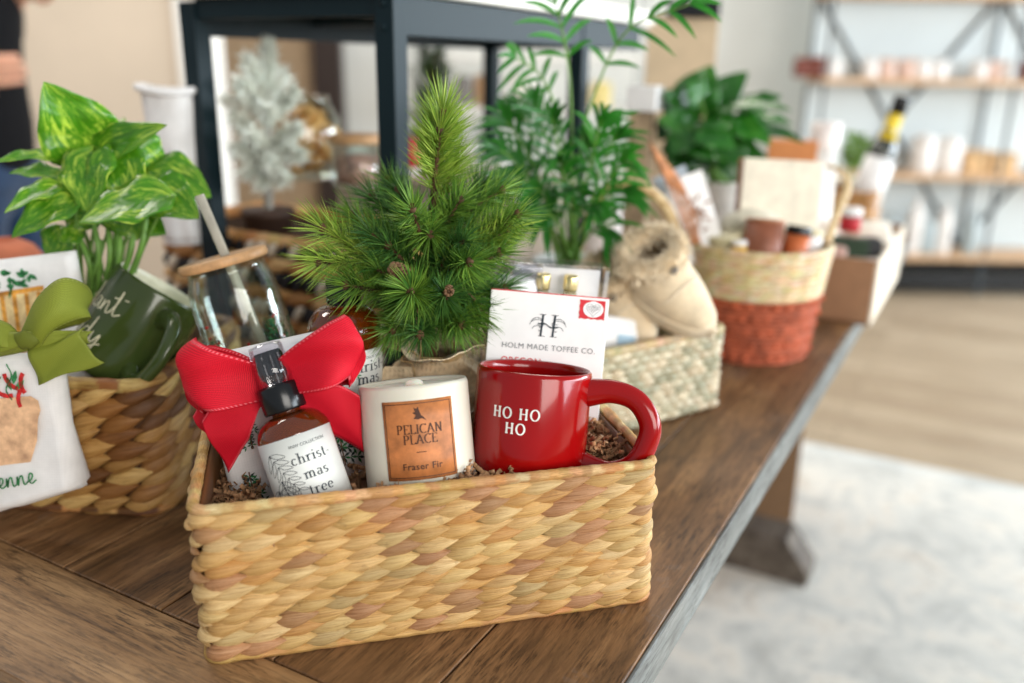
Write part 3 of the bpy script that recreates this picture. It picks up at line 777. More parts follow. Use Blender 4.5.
def cone(g, c, s, rot=None, col=(134,98,68)):
    M = rot or Matrix.Identity(3); cl = lin(col)[:3]
    for r in range(6):
        z = (r/5-.5)*1.5*s; rr = s*.62*sqrt(max(.05, 1-(r/5*1.15-.45)**2*1.3))
        for k in range(7):
            a = 2*pi*(k+.5*(r % 2))/7; p = Vector((rr*cos(a), rr*sin(a), z)); j = .8+.4*((k*7+r*3) % 5)/5
            g.ball(M @ p+Vector(c), s*.30, 8, 5, sc=(1,1,.55), col=tuple(x*j for x in cl), M=M @ Matrix.Rotation(a, 3, 'Z') @ Matrix.Rotation(R(35), 3, 'Y'))
    g.ball(c, s*.55, 8, 6, sc=(1,1,1.3), M=M, col=tuple(x*.5 for x in cl))
PB = atY(437, 372, .712); PB.z = TZ+.108
t = thing('potted_pine', 'bushy young pine with a burlap-wrapped root ball, rising from the front basket', 'plant', PB, group='plants on the table')
def pl(x, y, Y): return atY(x, y, Y)-PB
g = G(); hub = pl(428, 318, .712)
TW = []
g.tube(catmull([Vector((0,0,.02)), hub, pl(428,262,.715), pl(432,215,.72), pl(437,165,.72), pl(441,122,.72)], 6), [.0055-.0038*k/30 for k in range(31)], 8)
lightc = ((104,146,44),(182,206,88)); darkc = ((38,84,40),(98,144,62)); midc = ((62,112,42),(140,178,68)); rp = random.Random(77)
spec = [  # base px, tip px, base Y, tip Y, n, len, colours
 ((434,190),(443,112),.72,.72,300,.034,lightc), ((432,200),(440,130),.72,.70,200,.034,lightc), ((434,215),(455,160),.72,.73,120,.030,lightc),
 ((424,290),(322,228),.71,.69,230,.030,lightc), ((380,262),(318,262),.70,.68,130,.028,lightc), ((422,295),(345,285),.71,.67,170,.030,midc),
 ((424,270),(352,215),.715,.72,170,.028,midc), 
 ((428,250),(372,196),.72,.74,150,.028,darkc), ((430,240),(398,190),.72,.73,130,.028,darkc),
 ((430,262),(412,208),.72,.665,170,.028,midc), ((432,250),(482,186),.72,.74,190,.030,darkc), ((434,240),(460,200),.72,.71,150,.028,midc),
 ((432,280),(508,228),.71,.70,230,.030,lightc), ((434,290),(500,252),.71,.69,170,.028,midc), ((434,300),(505,288),.71,.71,150,.028,darkc),
 ((430,300),(410,292),.70,.640,240,.032,midc), ((432,300),(446,295),.70,.655,170,.028,darkc), ((430,310),(462,325),.71,.68,170,.028,midc),
 ((428,305),(392,330),.71,.67,170,.028,midc), ((428,315),(420,335),.71,.66,130,.026,darkc), ((430,300),(480,312),.71,.69,140,.028,midc), ((432,225),(430,235),.72,.68,120,.028,midc), ((438,225),(502,190),.72,.73,150,.030,midc), ((440,245),(518,214),.72,.70,150,.030,midc), ((430,235),(388,180),.73,.75,120,.026,midc), ((426,280),(388,245),.71,.68,150,.028,darkc), ((436,270),(470,262),.71,.67,170,.028,midc)]
gn = G()
for (bp, tp, y0, y1, n, L, cc) in spec:
    a = pl(bp[0], bp[1], y0); b = pl(tp[0], tp[1], y1)
    g.tube([a, a.lerp(b, .5)+Vector((0,0,-.002)), b], [.0024, .002, .0014], 6, col=(1,1,1))
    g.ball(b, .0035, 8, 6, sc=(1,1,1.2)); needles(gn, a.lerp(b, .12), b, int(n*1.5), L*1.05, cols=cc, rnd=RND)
for k in range(26):
    a = pl(428+rp.uniform(-6,6), rp.uniform(225,318), .715); yy_ = rp.uniform(212,332); b = pl(427+rp.uniform(-62 if yy_ < 275 else -36,60), yy_, .715+rp.uniform(-.045,.04)); cc = rp.choice((midc, darkc, darkc))
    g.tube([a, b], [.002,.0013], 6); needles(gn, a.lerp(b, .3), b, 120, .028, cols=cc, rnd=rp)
g.build('stem', BARK, t); gn.build('foliage', NEED, t, smooth=False)
CONE = mat('pine_cone', (255,255,255), .75, vcol=True, var=.15, nscale=200)
g = G(); cone(g, pl(398,271,.655), .0085, Matrix.Rotation(R(-60),3,'Y')); g.build('pine_cone', CONE, t)
g = G(); cone(g, pl(449,290,.65), .0050, Matrix.Rotation(R(-80),3,'X')); g.build('pine_cone', CONE, t)
BUR = cloth('burlap', (222,200,164), 500, .95, .12, 1.0)
g = G()
def burfn(u, v):
    a = 2*pi*u; pr = [(0.0,.030),(.15,.042),(.4,.046),(.62,.036),(.75,.022),(.8,.020),(.9,.034),(1.0,.050)]
    for i in range(len(pr)-1):
        if v <= pr[i+1][0]: k = (v-pr[i][0])/(pr[i+1][0]-pr[i][0]); r = pr[i][1]*(1-k)+pr[i+1][1]*k; break
    fold = sin(7*a+2*sin(a*2))*(.10 if v < .7 else .16)*abs(v-.2)+.08*mnoise.noise(Vector((cos(a)*2, sin(a)*2, v*3)))
    r *= 1+fold; return (r*cos(a), r*sin(a), v*.066+.008*mnoise.noise(Vector((cos(a)*2.5, sin(a)*2.5, 5)))*(v > .8))
g.grid(burfn, 96, 30); g.build('burlap_wrap', BUR, t, thick=.0009, label='beige burlap wrap gathered with twine')
g = G()
for k in range(3): g.tube([((.0225+.001*k)*cos(2*pi*i/30), (.0225+.001*k)*sin(2*pi*i/30), .0515+.002*k) for i in range(30)], .0010, 6, closed=True)
g.tube(catmull([(-.012,-.022,.054),(-.018,-.035,.066),(-.026,-.036,.058),(-.018,-.030,.052),(-.014,-.034,.034)], 6), .0008, 5)
g.tube(catmull([(-.012,-.024,.054),(-.010,-.034,.070),(-.013,-.036,.090),(-.011,-.03,.108)], 6), .0006, 5); g.build('twine', TWINE, t)
# burlap frill in front
g = G()
def fr(u, v): 
    a = pi*.9*(u-.5); r = .010+v*.024; z = .050-v*.018+.005*sin(u*22)*v
    return (-.030+r*sin(a)*1.1, -.030-.006*cos(a)*v+.003*sin(u*17)*v, z+.012*v*cos(a*2)-.010*v)
g.grid(fr, 40, 10); g.build('burlap_frill', BUR, t, thick=.0009)
# ================================================================== left basket and what it holds
def wz(px, py, Y): return atY(px, py, Y).z-TZ
LA = R(-4.8); LW_, LD_ = .34, .205; lc = at(163, 517)
LB = Vector((lc.x-cos(LA)*LW_, lc.y-sin(LA)*LW_, TZ)); LH = wz(115, 378, .712)
def lb(x, y, z=0.0): return Vector((LB.x+cos(LA)*x-sin(LA)*y, LB.y+sin(LA)*x+cos(LA)*y, TZ+z))
GOLDEN = [lin(c)[:3] for c in ((228,196,132),(118,80,44),(206,166,104),(188,146,86),(160,114,64),(216,182,124),(176,130,78),(142,98,56))]
t = thing('woven_basket', 'darker golden woven basket holding the green mug and white towels', 'basket', LB, (0,0,LA), 'woven gift baskets')
p = Path(rrect(LW_, LD_, .022)); c = (LW_/2, LD_/2); g = G()
liner(g, p, .002, LH-.004, .002, lin((90,60,34))[:3], c); weave(g, p, .004, LH-.008, 9, .032, 1.5, .6, .0095, GOLDEN, .0, c, random.Random(15), inset=.003, fat=.78, nt=10, nq=6)
g.build('woven_wall', straw_mat('hyacinth_dark', 60), t)
g = G(); rim(g, p, LH-.005, .0062, GOLDEN[:5], c, 0, 420, 56, random.Random(2)); g.build('rim', straw_mat('hyacinth_dark'), t)
g = G(); rim(g, p, .004, .0042, GOLDEN[1:3], c, 0, 300, 60, random.Random(3)); g.build('foot_rim', straw_mat('hyacinth_dark'), t)
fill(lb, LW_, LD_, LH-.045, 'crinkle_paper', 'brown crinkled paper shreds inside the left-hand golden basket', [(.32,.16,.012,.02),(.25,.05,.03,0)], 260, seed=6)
# green mug
GREENG = mat('green_glaze', (60,74,34), .16, var=.08, nscale=10, coat=.3, spec=.4); CREAMG = mat('cream_glaze', (222,220,196), .25)
grot = orient(-22, 33, 17); gh_ = .098; grr = .0455
t = thing('mug', 'dark green glazed mug with pale script, tipped over in the golden basket', 'mug', top_at(163, 287, .800, gh_, grot), grot)
g = G(); r, h, w = grr, gh_, .0036
g.lathe([(0,.002),(r*.80,.002),(r*.86,0),(r*.95,.003),(r*.99,.010),(r,.02),(r,h*.5),(r,h-.004),(r-.0006,h-.0012),(r-w/2,h)], 64, mi=0); g.lathe([(r-w/2,h),(r-w+.0003,h-.0014),(r-w,h-.006),(r-w,h*.5),(r-w-.001,.014),(r-w-.007,.008),(0,.007)], 64, mi=1)
g.build('mug_body', [GREENG, CREAMG], t)
P = handle_pts(r, h, .040, h*.80, h*.22); M = Matrix.Rotation(R(-36), 3, 'Z'); n = len(P); g = G()
g.tube([M @ q for q in P], [.0085*(1+.35*abs(2*i/(n-1)-1)**5) for i in range(n)], 16, flat=.75, up=M @ Vector((0,1,0))); g.build('handle', GREENG, t, recalc=True)
g = G(); f = cyl(grr, .0005); script(g, 'plant', .026, lambda a, b: f(a-.030, b), -.014, .052, .06, R(6)); script(g, 'lady', .026, lambda a, b: f(a-.030, b), -.008, .026, .06, R(0))
g.build('script_lettering', mat('pale_ink', (214,208,176), .6), t, smooth=False)

# upper folded towel
ur = orient(10, -8, 10)
UH = .13
t = thing('tea_towel', 'white tea towel printed with an orange striped pot and green leaves, above the olive ribbon', 'towel', top_at(4, 259, .770, UH, ur), ur, group='folded towels')
g = G(); folded(g, .125, .020, UH, .004, .001, 5); pad = g.build('cloth_fold', LINEN, t, recalc=True)
PRF = lambda a, b: (a, -.0104-.0006, b)
rnd = random.Random(21); g = G(); gl2 = G()
ORG = mat('orange_print', (226,150,62), .8, var=.2, nscale=120); ORG2 = mat('pale_orange_print', (244,206,150), .8, var=.1, nscale=120)
pot = [(-.060,.096),(.030,.100),(.036,.094),(.030,.030),(-.055,.030)]; g.add([PRF(a, b) for a, b in pot], [tuple(range(5))])
g.build('orange_pot_print', ORG2, pad, smooth=False)
PRF2 = lambda a, b: (a, -.0104-.0010, b); g = G()
for k in range(9): pen(g, [(-.056+k*.0105, .097), (-.054+k*.0098, .065), (-.050+k*.0088, .031)], PRF2, .0034, .0034)
pen(g, [(-.060,.097),(.033,.100)], PRF2, .003, .004, smooth=False); g.build('orange_stripe_print', ORG, pad, smooth=False)
g = G()
def leafpr(g, fn, x, y, a, L, w):
    pts = [(x+cos(a)*L*s-sin(a)*w*q, y+sin(a)*L*s+cos(a)*w*q) for s, q in ((0,0),(.25,.8),(.55,1),(.85,.5),(1,0),(.85,-.5),(.55,-1),(.25,-.8))]
    g.add([fn(*q) for q in pts], [tuple(range(8))])
for k in range(34): leafpr(g, PRF2, rnd.uniform(-.058,.026), rnd.uniform(.104,.120), rnd.uniform(0, 2*pi), rnd.uniform(.006,.011), rnd.uniform(.0015,.003))
g.build('leaf_print', GREEN_P, pad, smooth=False)
# lower towel hanging over the rim
dr = orient(-4, -3, 9); DH = .140
DL = top_at(-2, 354, .675, DH, dr)
t = thing('tea_towel', 'white tea towel printed with red peppers in a terracotta pot, hanging over the golden basket', 'towel', DL, dr, group='folded towels')
g = G(); folded(g, .110, .024, DH, .006, .0016, 8)
g.v = [(a*(1+.05*max(0, 1-c_/DH*1.2)) + (.008*max(0, .5-c_/DH) if a > 0 else 0), b*(1+.5*max(0, 1-c_/DH*2)), c_+max(0, a+.03)*.30*max(0, 1-c_/DH*1.3)) for a, b, c_ in g.v]
pad = g.build('cloth_fold', LINEN, t, recalc=True)
PR = lambda a, b: (a, -.0146-.002*0-(.006*max(0, 1-b/DH*2)), b); PR2 = lambda a, b: (a, PR(a, b)[1]-.0005, b)
TERP = mat('terracotta_print', (234,182,142), .85, var=.14, nscale=70)
g = G(); pot = [(-.05,.102),(.034,.107),(.040,.103),(.041,.095),(.038,.088),(.035,.070),(.028,.052),(-.05,.044)]; g.add([PR(a, b) for a, b in pot], [tuple(range(8))]); g.build('pot_print', TERP, pad, smooth=False)
g = G(); 
for k in range(5):
    x0 = -.042+k*.014; pen(g, [(x0+.004, .104), (x0, .113), (x0+.006, .124), (x0+.003, .134)], PR2, .0012, .0012)
for k in range(14): leafpr(g, PR2, rnd.uniform(-.045,.022), rnd.uniform(.110,.130), rnd.uniform(.6, 2.6), .012, .0022)
g.build('leaf_print', GREEN_P, pad, smooth=False)
g = G()
for x, y, a in ((-.04,.116,4),(-.022,.121,5),(-.004,.125,4.4),(.014,.126,4.9),(.030,.126,4.2),(.004,.114,5.4),(-.032,.132,3.6),(.028,.114,4)):
    P = [(x, y)]; 
    for k in range(5): P.append((P[-1][0]+cos(a)*.0035, P[-1][1]+sin(a)*.0035)); a += .25
    pen(g, P, PR2, .0036, .0036)
g.build('pepper_print', RED_P, pad, smooth=False)
g = G(); script(g, 'cayenne', .019, lambda a, b: (a, PR2(a, b)[1]-.0015, b), -.024, .026, .075, R(9)); g.build('script_print', GREEN_P, pad, smooth=False)

# olive ribbon tied round both towels
OLIVE = ribbon_mat('olive_ribbon_weave', (124,134,42), (160,168,88), 40)
OR = atY(30, 340, .672)
t = thing('ribbon_bow', 'olive green fabric ribbon tied round the towels on the golden basket', 'ribbon', OR)
def strip(name, pts, n=12, curl=.0):
    """pts: (px,py,Y) of one edge and of the other, along the strip"""
    A = catmull([atY(*a)-OR for a, b in pts], n); B = catmull([atY(*b)-OR for a, b in pts], n); N = len(A)-1; g = G()
    g.grid(lambda u, v: A[round(u*N)].lerp(B[round(u*N)], v)+Vector((0, -curl*sin(pi*v)+.002*sin(u*9+v*4), .0015*sin(v*7+u*5))), N, 10)
    return g.build(name, OLIVE, t, thick=.0006)
strip('ribbon_tail', [((30,345,.662),(86,328,.668)), ((28,352,.655),(80,338,.662)), ((33,366,.652),(92,350,.658)), ((38,384,.650),(104,362,.656))], curl=.002)
strip('bow_loop', [((22,330,.665),(40,352,.66)), ((36,300,.66),(52,334,.655)), ((62,280,.668),(74,322,.66)), ((88,286,.69),(90,318,.675)), ((92,300,.70),(82,322,.70)), ((70,308,.70),(60,328,.70)), ((40,318,.69),(36,340,.69))], curl=.008)
strip('ribbon_band', [((-30,338,.66),(-30,362,.66)), ((10,334,.655),(12,356,.655)), ((48,330,.658),(44,346,.658)), ((92,330,.68),(90,342,.68))], curl=.004)
strip('bow_loop', [((20,335,.658),(26,350,.658)), ((0,322,.66),(-2,352,.652)), ((-28,318,.67),(-32,356,.662)), ((-50,328,.69),(-52,350,.69))], curl=.006)
g = G(); g.ball(atY(26,340,.652)-OR, .011, 16, 10, sc=(.9,.4,.7), fn=lambda q: q*(1+.10*sin(q.x*900+q.z*300))); g.build('knot', OLIVE, t)

# ------------------------------------------------------------------ pothos
def leafmat(name, base, lite, var=.5, scale=(30,30,30), rough=.3, thr=(.52,.66)):
    m = NT(name); n1 = m.noise(m.coord((2.2, 7, 1), 'fuv'), 1.6, 5, .7, 1.0); n0 = m.noise(m.coord((1,1,1)), 24, 2)
    c = m.ramp(m.math('ADD', m.math('MULTIPLY', n1, .7), m.math('MULTIPLY', n0, .3)), [(.35, tuple(k*.8 for k in base)), (thr[0], base), (thr[1], tuple(a*(1-var)+b*var for a, b in zip(base, lite)))])
    c = m.mix(1.0, c, m.vcol(), 'MULTIPLY'); m.base(c); m.set(Roughness=rough); m.b.inputs['Coat Weight'].default_value = .25
    sx = m.n('ShaderNodeSeparateXYZ'); m.l(m.coord((1,1,1), 'fuv'), sx.inputs[0])
    rib = m.math('SINE', m.math('MULTIPLY', m.math('ADD', sx.outputs[0], m.math('MULTIPLY', m.math('ABSOLUTE', m.math('SUBTRACT', sx.outputs[1], .5)), -.6)), 60))
    m.bump(m.math('ADD', rib, m.math('MULTIPLY', n1, 2)), .15, .0006)
    tr = m.n('ShaderNodeBsdfTranslucent'); m.l(c, tr.inputs[0]); ms = m.n('ShaderNodeMixShader'); ms.inputs[0].default_value = .32
    m.l(m.b.outputs[0], ms.inputs[1]); m.l(tr.outputs[0], ms.inputs[2]); m.l(ms.outputs[0], m.t.nodes['Material Output'].inputs[0]); return m.m
def leaf(g, b, tp, w, nrm, droop=.15, fold=.25, heart=.35, wave=.13, tone=1.0, nu=14, nv=8, seed=0):
    b, tp, nrm = Vector(b), Vector(tp), Vector(nrm).normalized(); d = tp-b; L = d.length; d.normalize()
    sd = d.cross(nrm).normalized(); up = sd.cross(d).normalized()
    def fn(u, v):
        q = (v-.5)*2; wd = w/2*(sin(pi*min(1, u**(.62)))**.8*(1-.15*u)) if 0 < u < 1 else 0
        back = heart*w*.35*abs(q)**1.3*max(0, 1-u*3.2)
        return b+d*(u*L-back)+sd*(q*wd)+up*(-droop*L*(u-.25)**2*1.6+fold*abs(q)*wd*.8+wave*wd*sin(u*14+q*3+seed)*abs(q))
    g.grid(fn, nu, nv, col=(tone, tone, tone*.95))
POTH = leafmat('pothos_leaf', (84,152,26), (218,236,96), .85, thr=(.50,.61)); STEM = mat('green_stem', (104,146,62), .45, var=.12)
TERRA = mat('terracotta', (190,108,76), .8, var=.08, nscale=30, bump=.2)
PO = lb(.205, .160, 0); PO.z = TZ+.02
t = thing('pothos_plant', 'leafy yellow-green pothos plant rising behind the tipped green mug', 'plant', PO, group='plants on the table')
g = G(); g.lathe([(0,0),(.036,0),(.046,.085),(.049,.085),(.050,.1),(.046,.1),(.044,.09),(0,.088)], 48); g.build('plant_pot', TERRA, t, recalc=True, label='terracotta pot')
g = G(); g.lathe([(0,.094),(.03,.095),(.044,.091)], 24); g.build('soil', mat('soil', (60,44,34), .95, bump=1, bscale=300), t)
def pp(x, y, Y, O=None): return atY(x, y, Y)-(O or PO)
L_ = [ # base, tip, Ybase, Ytip, width(m), normal, fold, tone
 ((94,154),(46,86),.84,.80,.064,(.25,-.9,.3),.25,1.25,1), ((96,170),(120,112),.88,.92,.040,(-.2,-.8,.5),.2,.95,0), ((64,162),(-4,153),.82,.76,.022,(0,-.6,.8),.5,1.0,0),
 ((88,168),(150,120),.84,.78,.040,(-.3,-.8,.4),.35,1.05,1), ((92,152),(82,210),.80,.77,.050,(-.2,-1,.3),.2,1.1,1), ((112,150),(130,208),.80,.78,.048,(.1,-1,.35),.2,1.0,1),
 ((128,150),(170,178),.84,.86,.048,(.3,-.8,.5),.15,1.25,1), ((150,172),(210,192),.84,.83,.050,(.25,-.7,.7),.2,.95,1), ((168,196),(75,214),.77,.74,.050,(0,-.55,.8),.15,1.05,0),
 ((62,186),(2,206),.80,.76,.026,(0,-.5,.85),.35,1.3,1), ((76,196),(8,232),.79,.75,.036,(-.1,-.8,.6),.25,1.0,0), ((62,178),(10,168),.82,.80,.026,(0,-.4,.9),.35,1.1,1),
 ((118,196),(136,240),.80,.79,.044,(.1,-1,.3),.15,.8,0), ((64,230),(48,262),.80,.79,.030,(0,-1,.3),.15,.75,0), ((150,188),(196,214),.80,.78,.044,(.2,-.8,.6),.2,1.0,1),
 ((80,232),(58,240),.80,.79,.020,(0,-.8,.5),.2,.95,0), ((70,150),(96,140),.86,.88,.034,(0,-.8,.6),.2,.75,0), ((100,190),(60,180),.84,.82,.034,(0,-.7,.7),.2,.9,0), ((110,168),(108,196),.83,.82,.040,(0,-1,.3),.2,.72,0), ((140,170),(176,160),.88,.90,.036,(.1,-.6,.8),.2,1.1,1), ((95,215),(60,214),.82,.80,.034,(0,-.8,.6),.2,.8,0), ((130,215),(164,232),.83,.82,.034,(0,-.9,.6),.2,.85,0)]
gs_ = G()
for i, (b, tp, yb, yt, w, n_, fo, tone, k) in enumerate(L_):
    g = G(); B = pp(*b, yb); leaf(g, B, pp(*tp, yt), w*1.2, n_, fold=fo, tone=tone, seed=i); g.build('leaf', POTH, t, thick=.0005)
    root = Vector((.02*cos(i*2.4), .018*sin(i*2.4), .094)); mid = (B+root)/2+Vector((.006*cos(i), .008*sin(i*3), .01))
    gs_.tube(catmull([root, mid, B], 8), [.0021-.0009*j/16 for j in range(17)], 8)
for i, (x0, y0, x1, y1) in enumerate(((78,235,92,290),(92,215,98,292),(108,225,104,290),(120,228,110,290),(134,225,118,285),(146,215,128,280),(100,240,88,285))):
    gs_.tube(catmull([pp(x1, y1, .80), pp((x0+x1)/2+4, (y0+y1)/2, .79), pp(x0, y0, .80)], 8), .0026, 8)
gs_.build('stem', STEM, t)
# round terracotta pot at the picture's edge
t = thing('terracotta_vase', 'rounded terracotta vase standing behind the striped-pot towel', 'vase', at(-20, 262, TZ+0)*0+Vector((atY(4, 262, .99).x, .99, TZ)))
g = G(); zt = wz(6, 240, .99); g.lathe([(0,0),(.03,0),(.045,.02),(.052,zt*.5),(.048,zt-.03),(.034,zt-.008),(.020,zt),(.017,zt),(.017,zt-.02),(0,zt-.02)], 48); g.build('vase_body', TERRA, t, recalc=True)

# ================================================================== black riser
BLKM = NT('black_painted_steel'); BLKM.base((6,30,37)); BLKM.set(Roughness=.5); BLKM.b.inputs['Specular IOR Level'].default_value = .28
BLKM.bump(BLKM.noise(BLKM.coord(), 160, 3), .15, .0004); BLKM = BLKM.m
RO = Vector((-.429, 1.165, TZ))
t = thing('display_riser', 'black metal display riser with a pale slab top standing on the table', 'stand', RO, (0,0,TA))
RW, RL = .335, .75; b_ = .026
for i, (x, y) in enumerate(((0,0),(RW,0),(0,RL),(RW,.50))):
    g = G(); g.box((x+(b_/2 if x == 0 else -b_/2), y+b_/2, .235), (b_,b_,.47))
    g.build('leg', BLKM, t, smooth=False, bevel=.0012)
g = G()
g.box((RW/2,.010,.462), (RW-2*b_,.012,.024)); g.box((RW/2,RL+.012,.452), (RW-2*b_,.012,.042)); g.box((RW-.008,RL/2+b_/2,.451), (.012,RL-b_,.042)); g.box((.008,RL/2+b_/2,.451), (.012,RL-b_,.042)); g.box((RW/2,.25,.458), (RW-.03,.02,.012))
g.build('apron', BLKM, t, smooth=False, bevel=.001)
g = G(); g.box((RW/2,RL/2+.012,.4855), (RW+.02,RL+.05,.024)); g.build('slab_top', mat('pale_slab', (232,226,214), .35, var=.03), t, smooth=False, bevel=.002, label='cream slab top')
for z in (.463, .438):
    g = G(); g.ball((RW-b_/2, -.001, z), .0042, 12, 8, sc=(1,.5,1)); g.build('bolt', BLKM, t)

# rope-striped basket under the riser
RPW, RPD, RPH = .44, .20, .170
ro = T(-.895, .848, TZ)
def rb(x, y, z=0): return Vector((ro.x+cos(TA)*x-sin(TA)*y, ro.y+sin(TA)*x+cos(TA)*y, TZ+z))
t = thing('rope_basket', 'brown woven basket with black and white striped rope rows under the black riser', 'basket', ro, (0,0,TA))
p = Path(rrect(RPW, RPD, .03)); c = (RPW/2, RPD/2); g = G(); liner(g, p, .002, RPH, .003, lin((70,48,30))[:3], c)
nr = 8; rh = RPH/nr; B_ = [lin((222,176,116))[:3], lin((196,146,90))[:3], lin((236,200,146))[:3]]
for k in range(nr):
    if k % 2 == 0: weave(g, p, k*rh, (k+1)*rh, 1, .045, 1.6, .30, .010, B_, 0, c, random.Random(k), fat=.62)
    else: weave(g, p, k*rh, (k+1)*rh, 1, .020, 1.5, .5, .012, [lin((34,40,52))[:3], lin((246,246,244))[:3]], 0, c, random.Random(k), fat=.6)
g.build('woven_wall', straw_mat('rope_fibre', 60, .7), t)
g = G(); rim(g, p, RPH, .009, B_, c, 0, 300, 60, random.Random(5)); g.build('rim', straw_mat('rope_fibre'), t)
fill(rb, RPW, RPD, RPH-.05, 'crinkle_paper', 'brown paper shreds inside the striped rope basket', [], 120, seed=9)
# flocked tree
FL = mat('flocked_needle', (250,250,244), .85, var=.01, vcol=True)
fo_ = atY(268, 205, 1.23); fo_.z = TZ+.13
t = thing('flocked_tree', 'small snow-flocked artificial fir in a brown pot below the black riser', 'plant', fo_, group='plants on the table')
g = G(); g.lathe([(0,0),(.030,0),(.034,.06),(.037,.06),(.037,.07),(0,.07)], 32); g.build('plant_pot', mat('brown_pot', (70,50,40), .6), t, recalc=True)
gt = G(); gn = G(); rnd = random.Random(3)
def fp(x, y, Y): return atY(x, y, Y)-fo_
gt.tube([(0,0,.06), fp(268,130,1.23), fp(266,62,1.23)], [.007,.005,.003], 8)
for (b, tp, yb, yt, n) in (((267,90),(268,48),1.23,1.22,170),((267,110),(248,62),1.23,1.20,170),((267,110),(240,85),1.23,1.18,150),((267,120),(293,92),1.23,1.2,170),((267,150),(296,128),1.23,1.18,160),((267,150),(300,155),1.23,1.17,150),((266,150),(236,118),1.23,1.18,170),((266,165),(238,150),1.23,1.16,150),((266,165),(245,172),1.23,1.16,110),((267,160),(272,165),1.23,1.15,140),((267,165),(262,185),1.23,1.17,110),((267,120),(266,110),1.23,1.15,150),((267,170),(285,180),1.23,1.17,100),((267,100),(284,75),1.23,1.28,120),((267,110),(228,100),1.23,1.3,110),((267,150),(250,135),1.23,1.14,130)):
    A = fp(*b, yb); Bp = fp(*tp, yt); gt.tube([A, Bp], [.003,.002], 6)
    needles(gn, A, Bp, int(n*1.7), .022, (30,75), .0024, ((226,232,226),(252,253,250)), rnd, .3, .1)
gt.build('branch', mat('flocked_bark', (190,186,176), .9), t); gn.build('foliage', FL, t, smooth=False)
# storage box with jars behind
sb = T(-.75, 1.078, TZ)
t = thing('storage_box', 'greige cardboard storage box behind the flocked tree', 'box', sb, (0,0,TA))
g = G(); g.box((.16,.105,.112), (.32,.21,.224)); g.build('carton', mat('greige_card', (190,176,160), .7, var=.04), t, smooth=False, bevel=.002)
g = G(); g.box((.16,.105,.227), (.324,.214,.006)); g.build('lid', mat('greige_card2', (182,168,152), .7, var=.04), t, smooth=False, bevel=.001)
JZ = TZ+.2305
GJ = clear('jar_glass', (246,250,248), .03, .08)
def jarloc(x, Y): v = atY(x, 150, Y); v.z = JZ; return v
t = thing('nut_jar', 'round glass jar full of brown nuts on the greige box', 'jar', jarloc(303, 1.33)); t.scale = (1.2,1.2,1.2)
g = G(); g.lathe([(0,.002),(.03,.001),(.044,.012),(.050,.04),(.046,.075),(.034,.095),(.034,.102)], 40); g.build('glass_body', GJ, t, thick=.002)
NUT = mat('nut_shell', (220,168,104), .6, vcol=True, bump=.6, bscale=150, bdist=.001); g = G(); rnd = random.Random(12)
for k in range(90):
    a = rnd.uniform(0, 2*pi); z = rnd.uniform(.012, .085); rmx = (.040 if z < .06 else .028)*rnd.random()**.4; j = rnd.uniform(.7, 1.3); g.ball((rmx*cos(a), rmx*sin(a), z), .0088, 8, 6, sc=(1,1,.85), col=(j, j*.95, j*.9))
g.build('nuts', NUT, t, kind='stuff')
t = thing('lidded_jar', 'glass jar with a flat pale wooden lid beside the nut jar', 'jar', jarloc(357, 1.27)); t.scale = (1.12,1.12,1.2)
g = G(); g.lathe([(0,.001),(.030,.001),(.032,.005),(.032,.050)], 40); g.build('glass_body', GJ, t, thick=.002)
g = G(); g.lathe([(0,.003),(.028,.003),(.029,.034),(0,.036)], 30); g.build('filling', mat('rose_salt', (196,150,136), .9, bump=1, bscale=200, bdist=.002, var=.3, nscale=90), t, recalc=True)
g = G(); g.lathe([(0,.050),(.033,.050),(.034,.052),(.034,.058),(.033,.060),(0,.060)], 40); g.build('lid', BAMBOO, t, recalc=True)
# white fabric planter bag at the left leg
pb = atY(181, 180, 1.18); pb.z = TZ+.165
t = thing('fabric_planter', 'soft white fabric planter with a rolled rim beside the riser leg', 'planter', pb)
zt = atY(165, 86, 1.18).z-pb.z
def pf(u, v):
    a = 2*pi*u; r = .030+.010*v+.004*mnoise.noise(Vector((cos(a)*2, sin(a)*2, v*4))); return (r*cos(a), r*sin(a), v*zt+.004*sin(a*2+1)*(v > .85))
g = G(); g.grid(pf, 48, 20); g.add([pf(k/32, 0) for k in range(32)], [tuple(range(32))]); g.build('fabric_wall', LINEN, t, thick=.004, toff=-1)
g = G(); g.tube([(.042*cos(2*pi*k/40), .042*sin(2*pi*k/40), zt-.004+.003*sin(2*pi*k/20+1)) for k in range(40)], .005, 10, closed=True); g.build('rolled_rim', LINEN, t)
g = G(); g.lathe([(0,zt-.03),(.033,zt-.03)], 24); g.build('soil', mat('dry_moss', (150,130,104), .95, bump=1, bscale=200, bdist=.002), t)

# ================================================================== seagrass basket with palm and slippers
a0 = at(717, 408); SAx = R(33.4); SW, SD, SH = .30, .20, wz(718, 328, .985)
so = Vector((a0.x-cos(SAx)*SW, a0.y-sin(SAx)*SW, TZ))
def sb_(x, y, z=0): return Vector((so.x+cos(SAx)*x-sin(SAx)*y, so.y+sin(SAx)*x+cos(SAx)*y, TZ+z))
t = thing('seagrass_basket', 'pale grey-green seagrass basket with cream slippers inside, behind the mug handle', 'basket', so, (0,0,SAx), 'woven gift baskets')
p = Path(rrect(SW, SD, .012)); c = (SW/2, SD/2); g = G(); liner(g, p, .002, SH-.004, .002, lin((140,138,112))[:3], c)
SGP = [lin(q)[:3] for q in ((216,214,196),(196,198,180),(230,226,208),(170,174,154),(222,214,194))]
weave(g, p, .004, SH-.006, 10, .0165, 1.25, .10, .0055, SGP, 0, c, random.Random(5), fat=.62, nt=6, nq=3)
g.build('woven_wall', straw_mat('seagrass', 50), t)
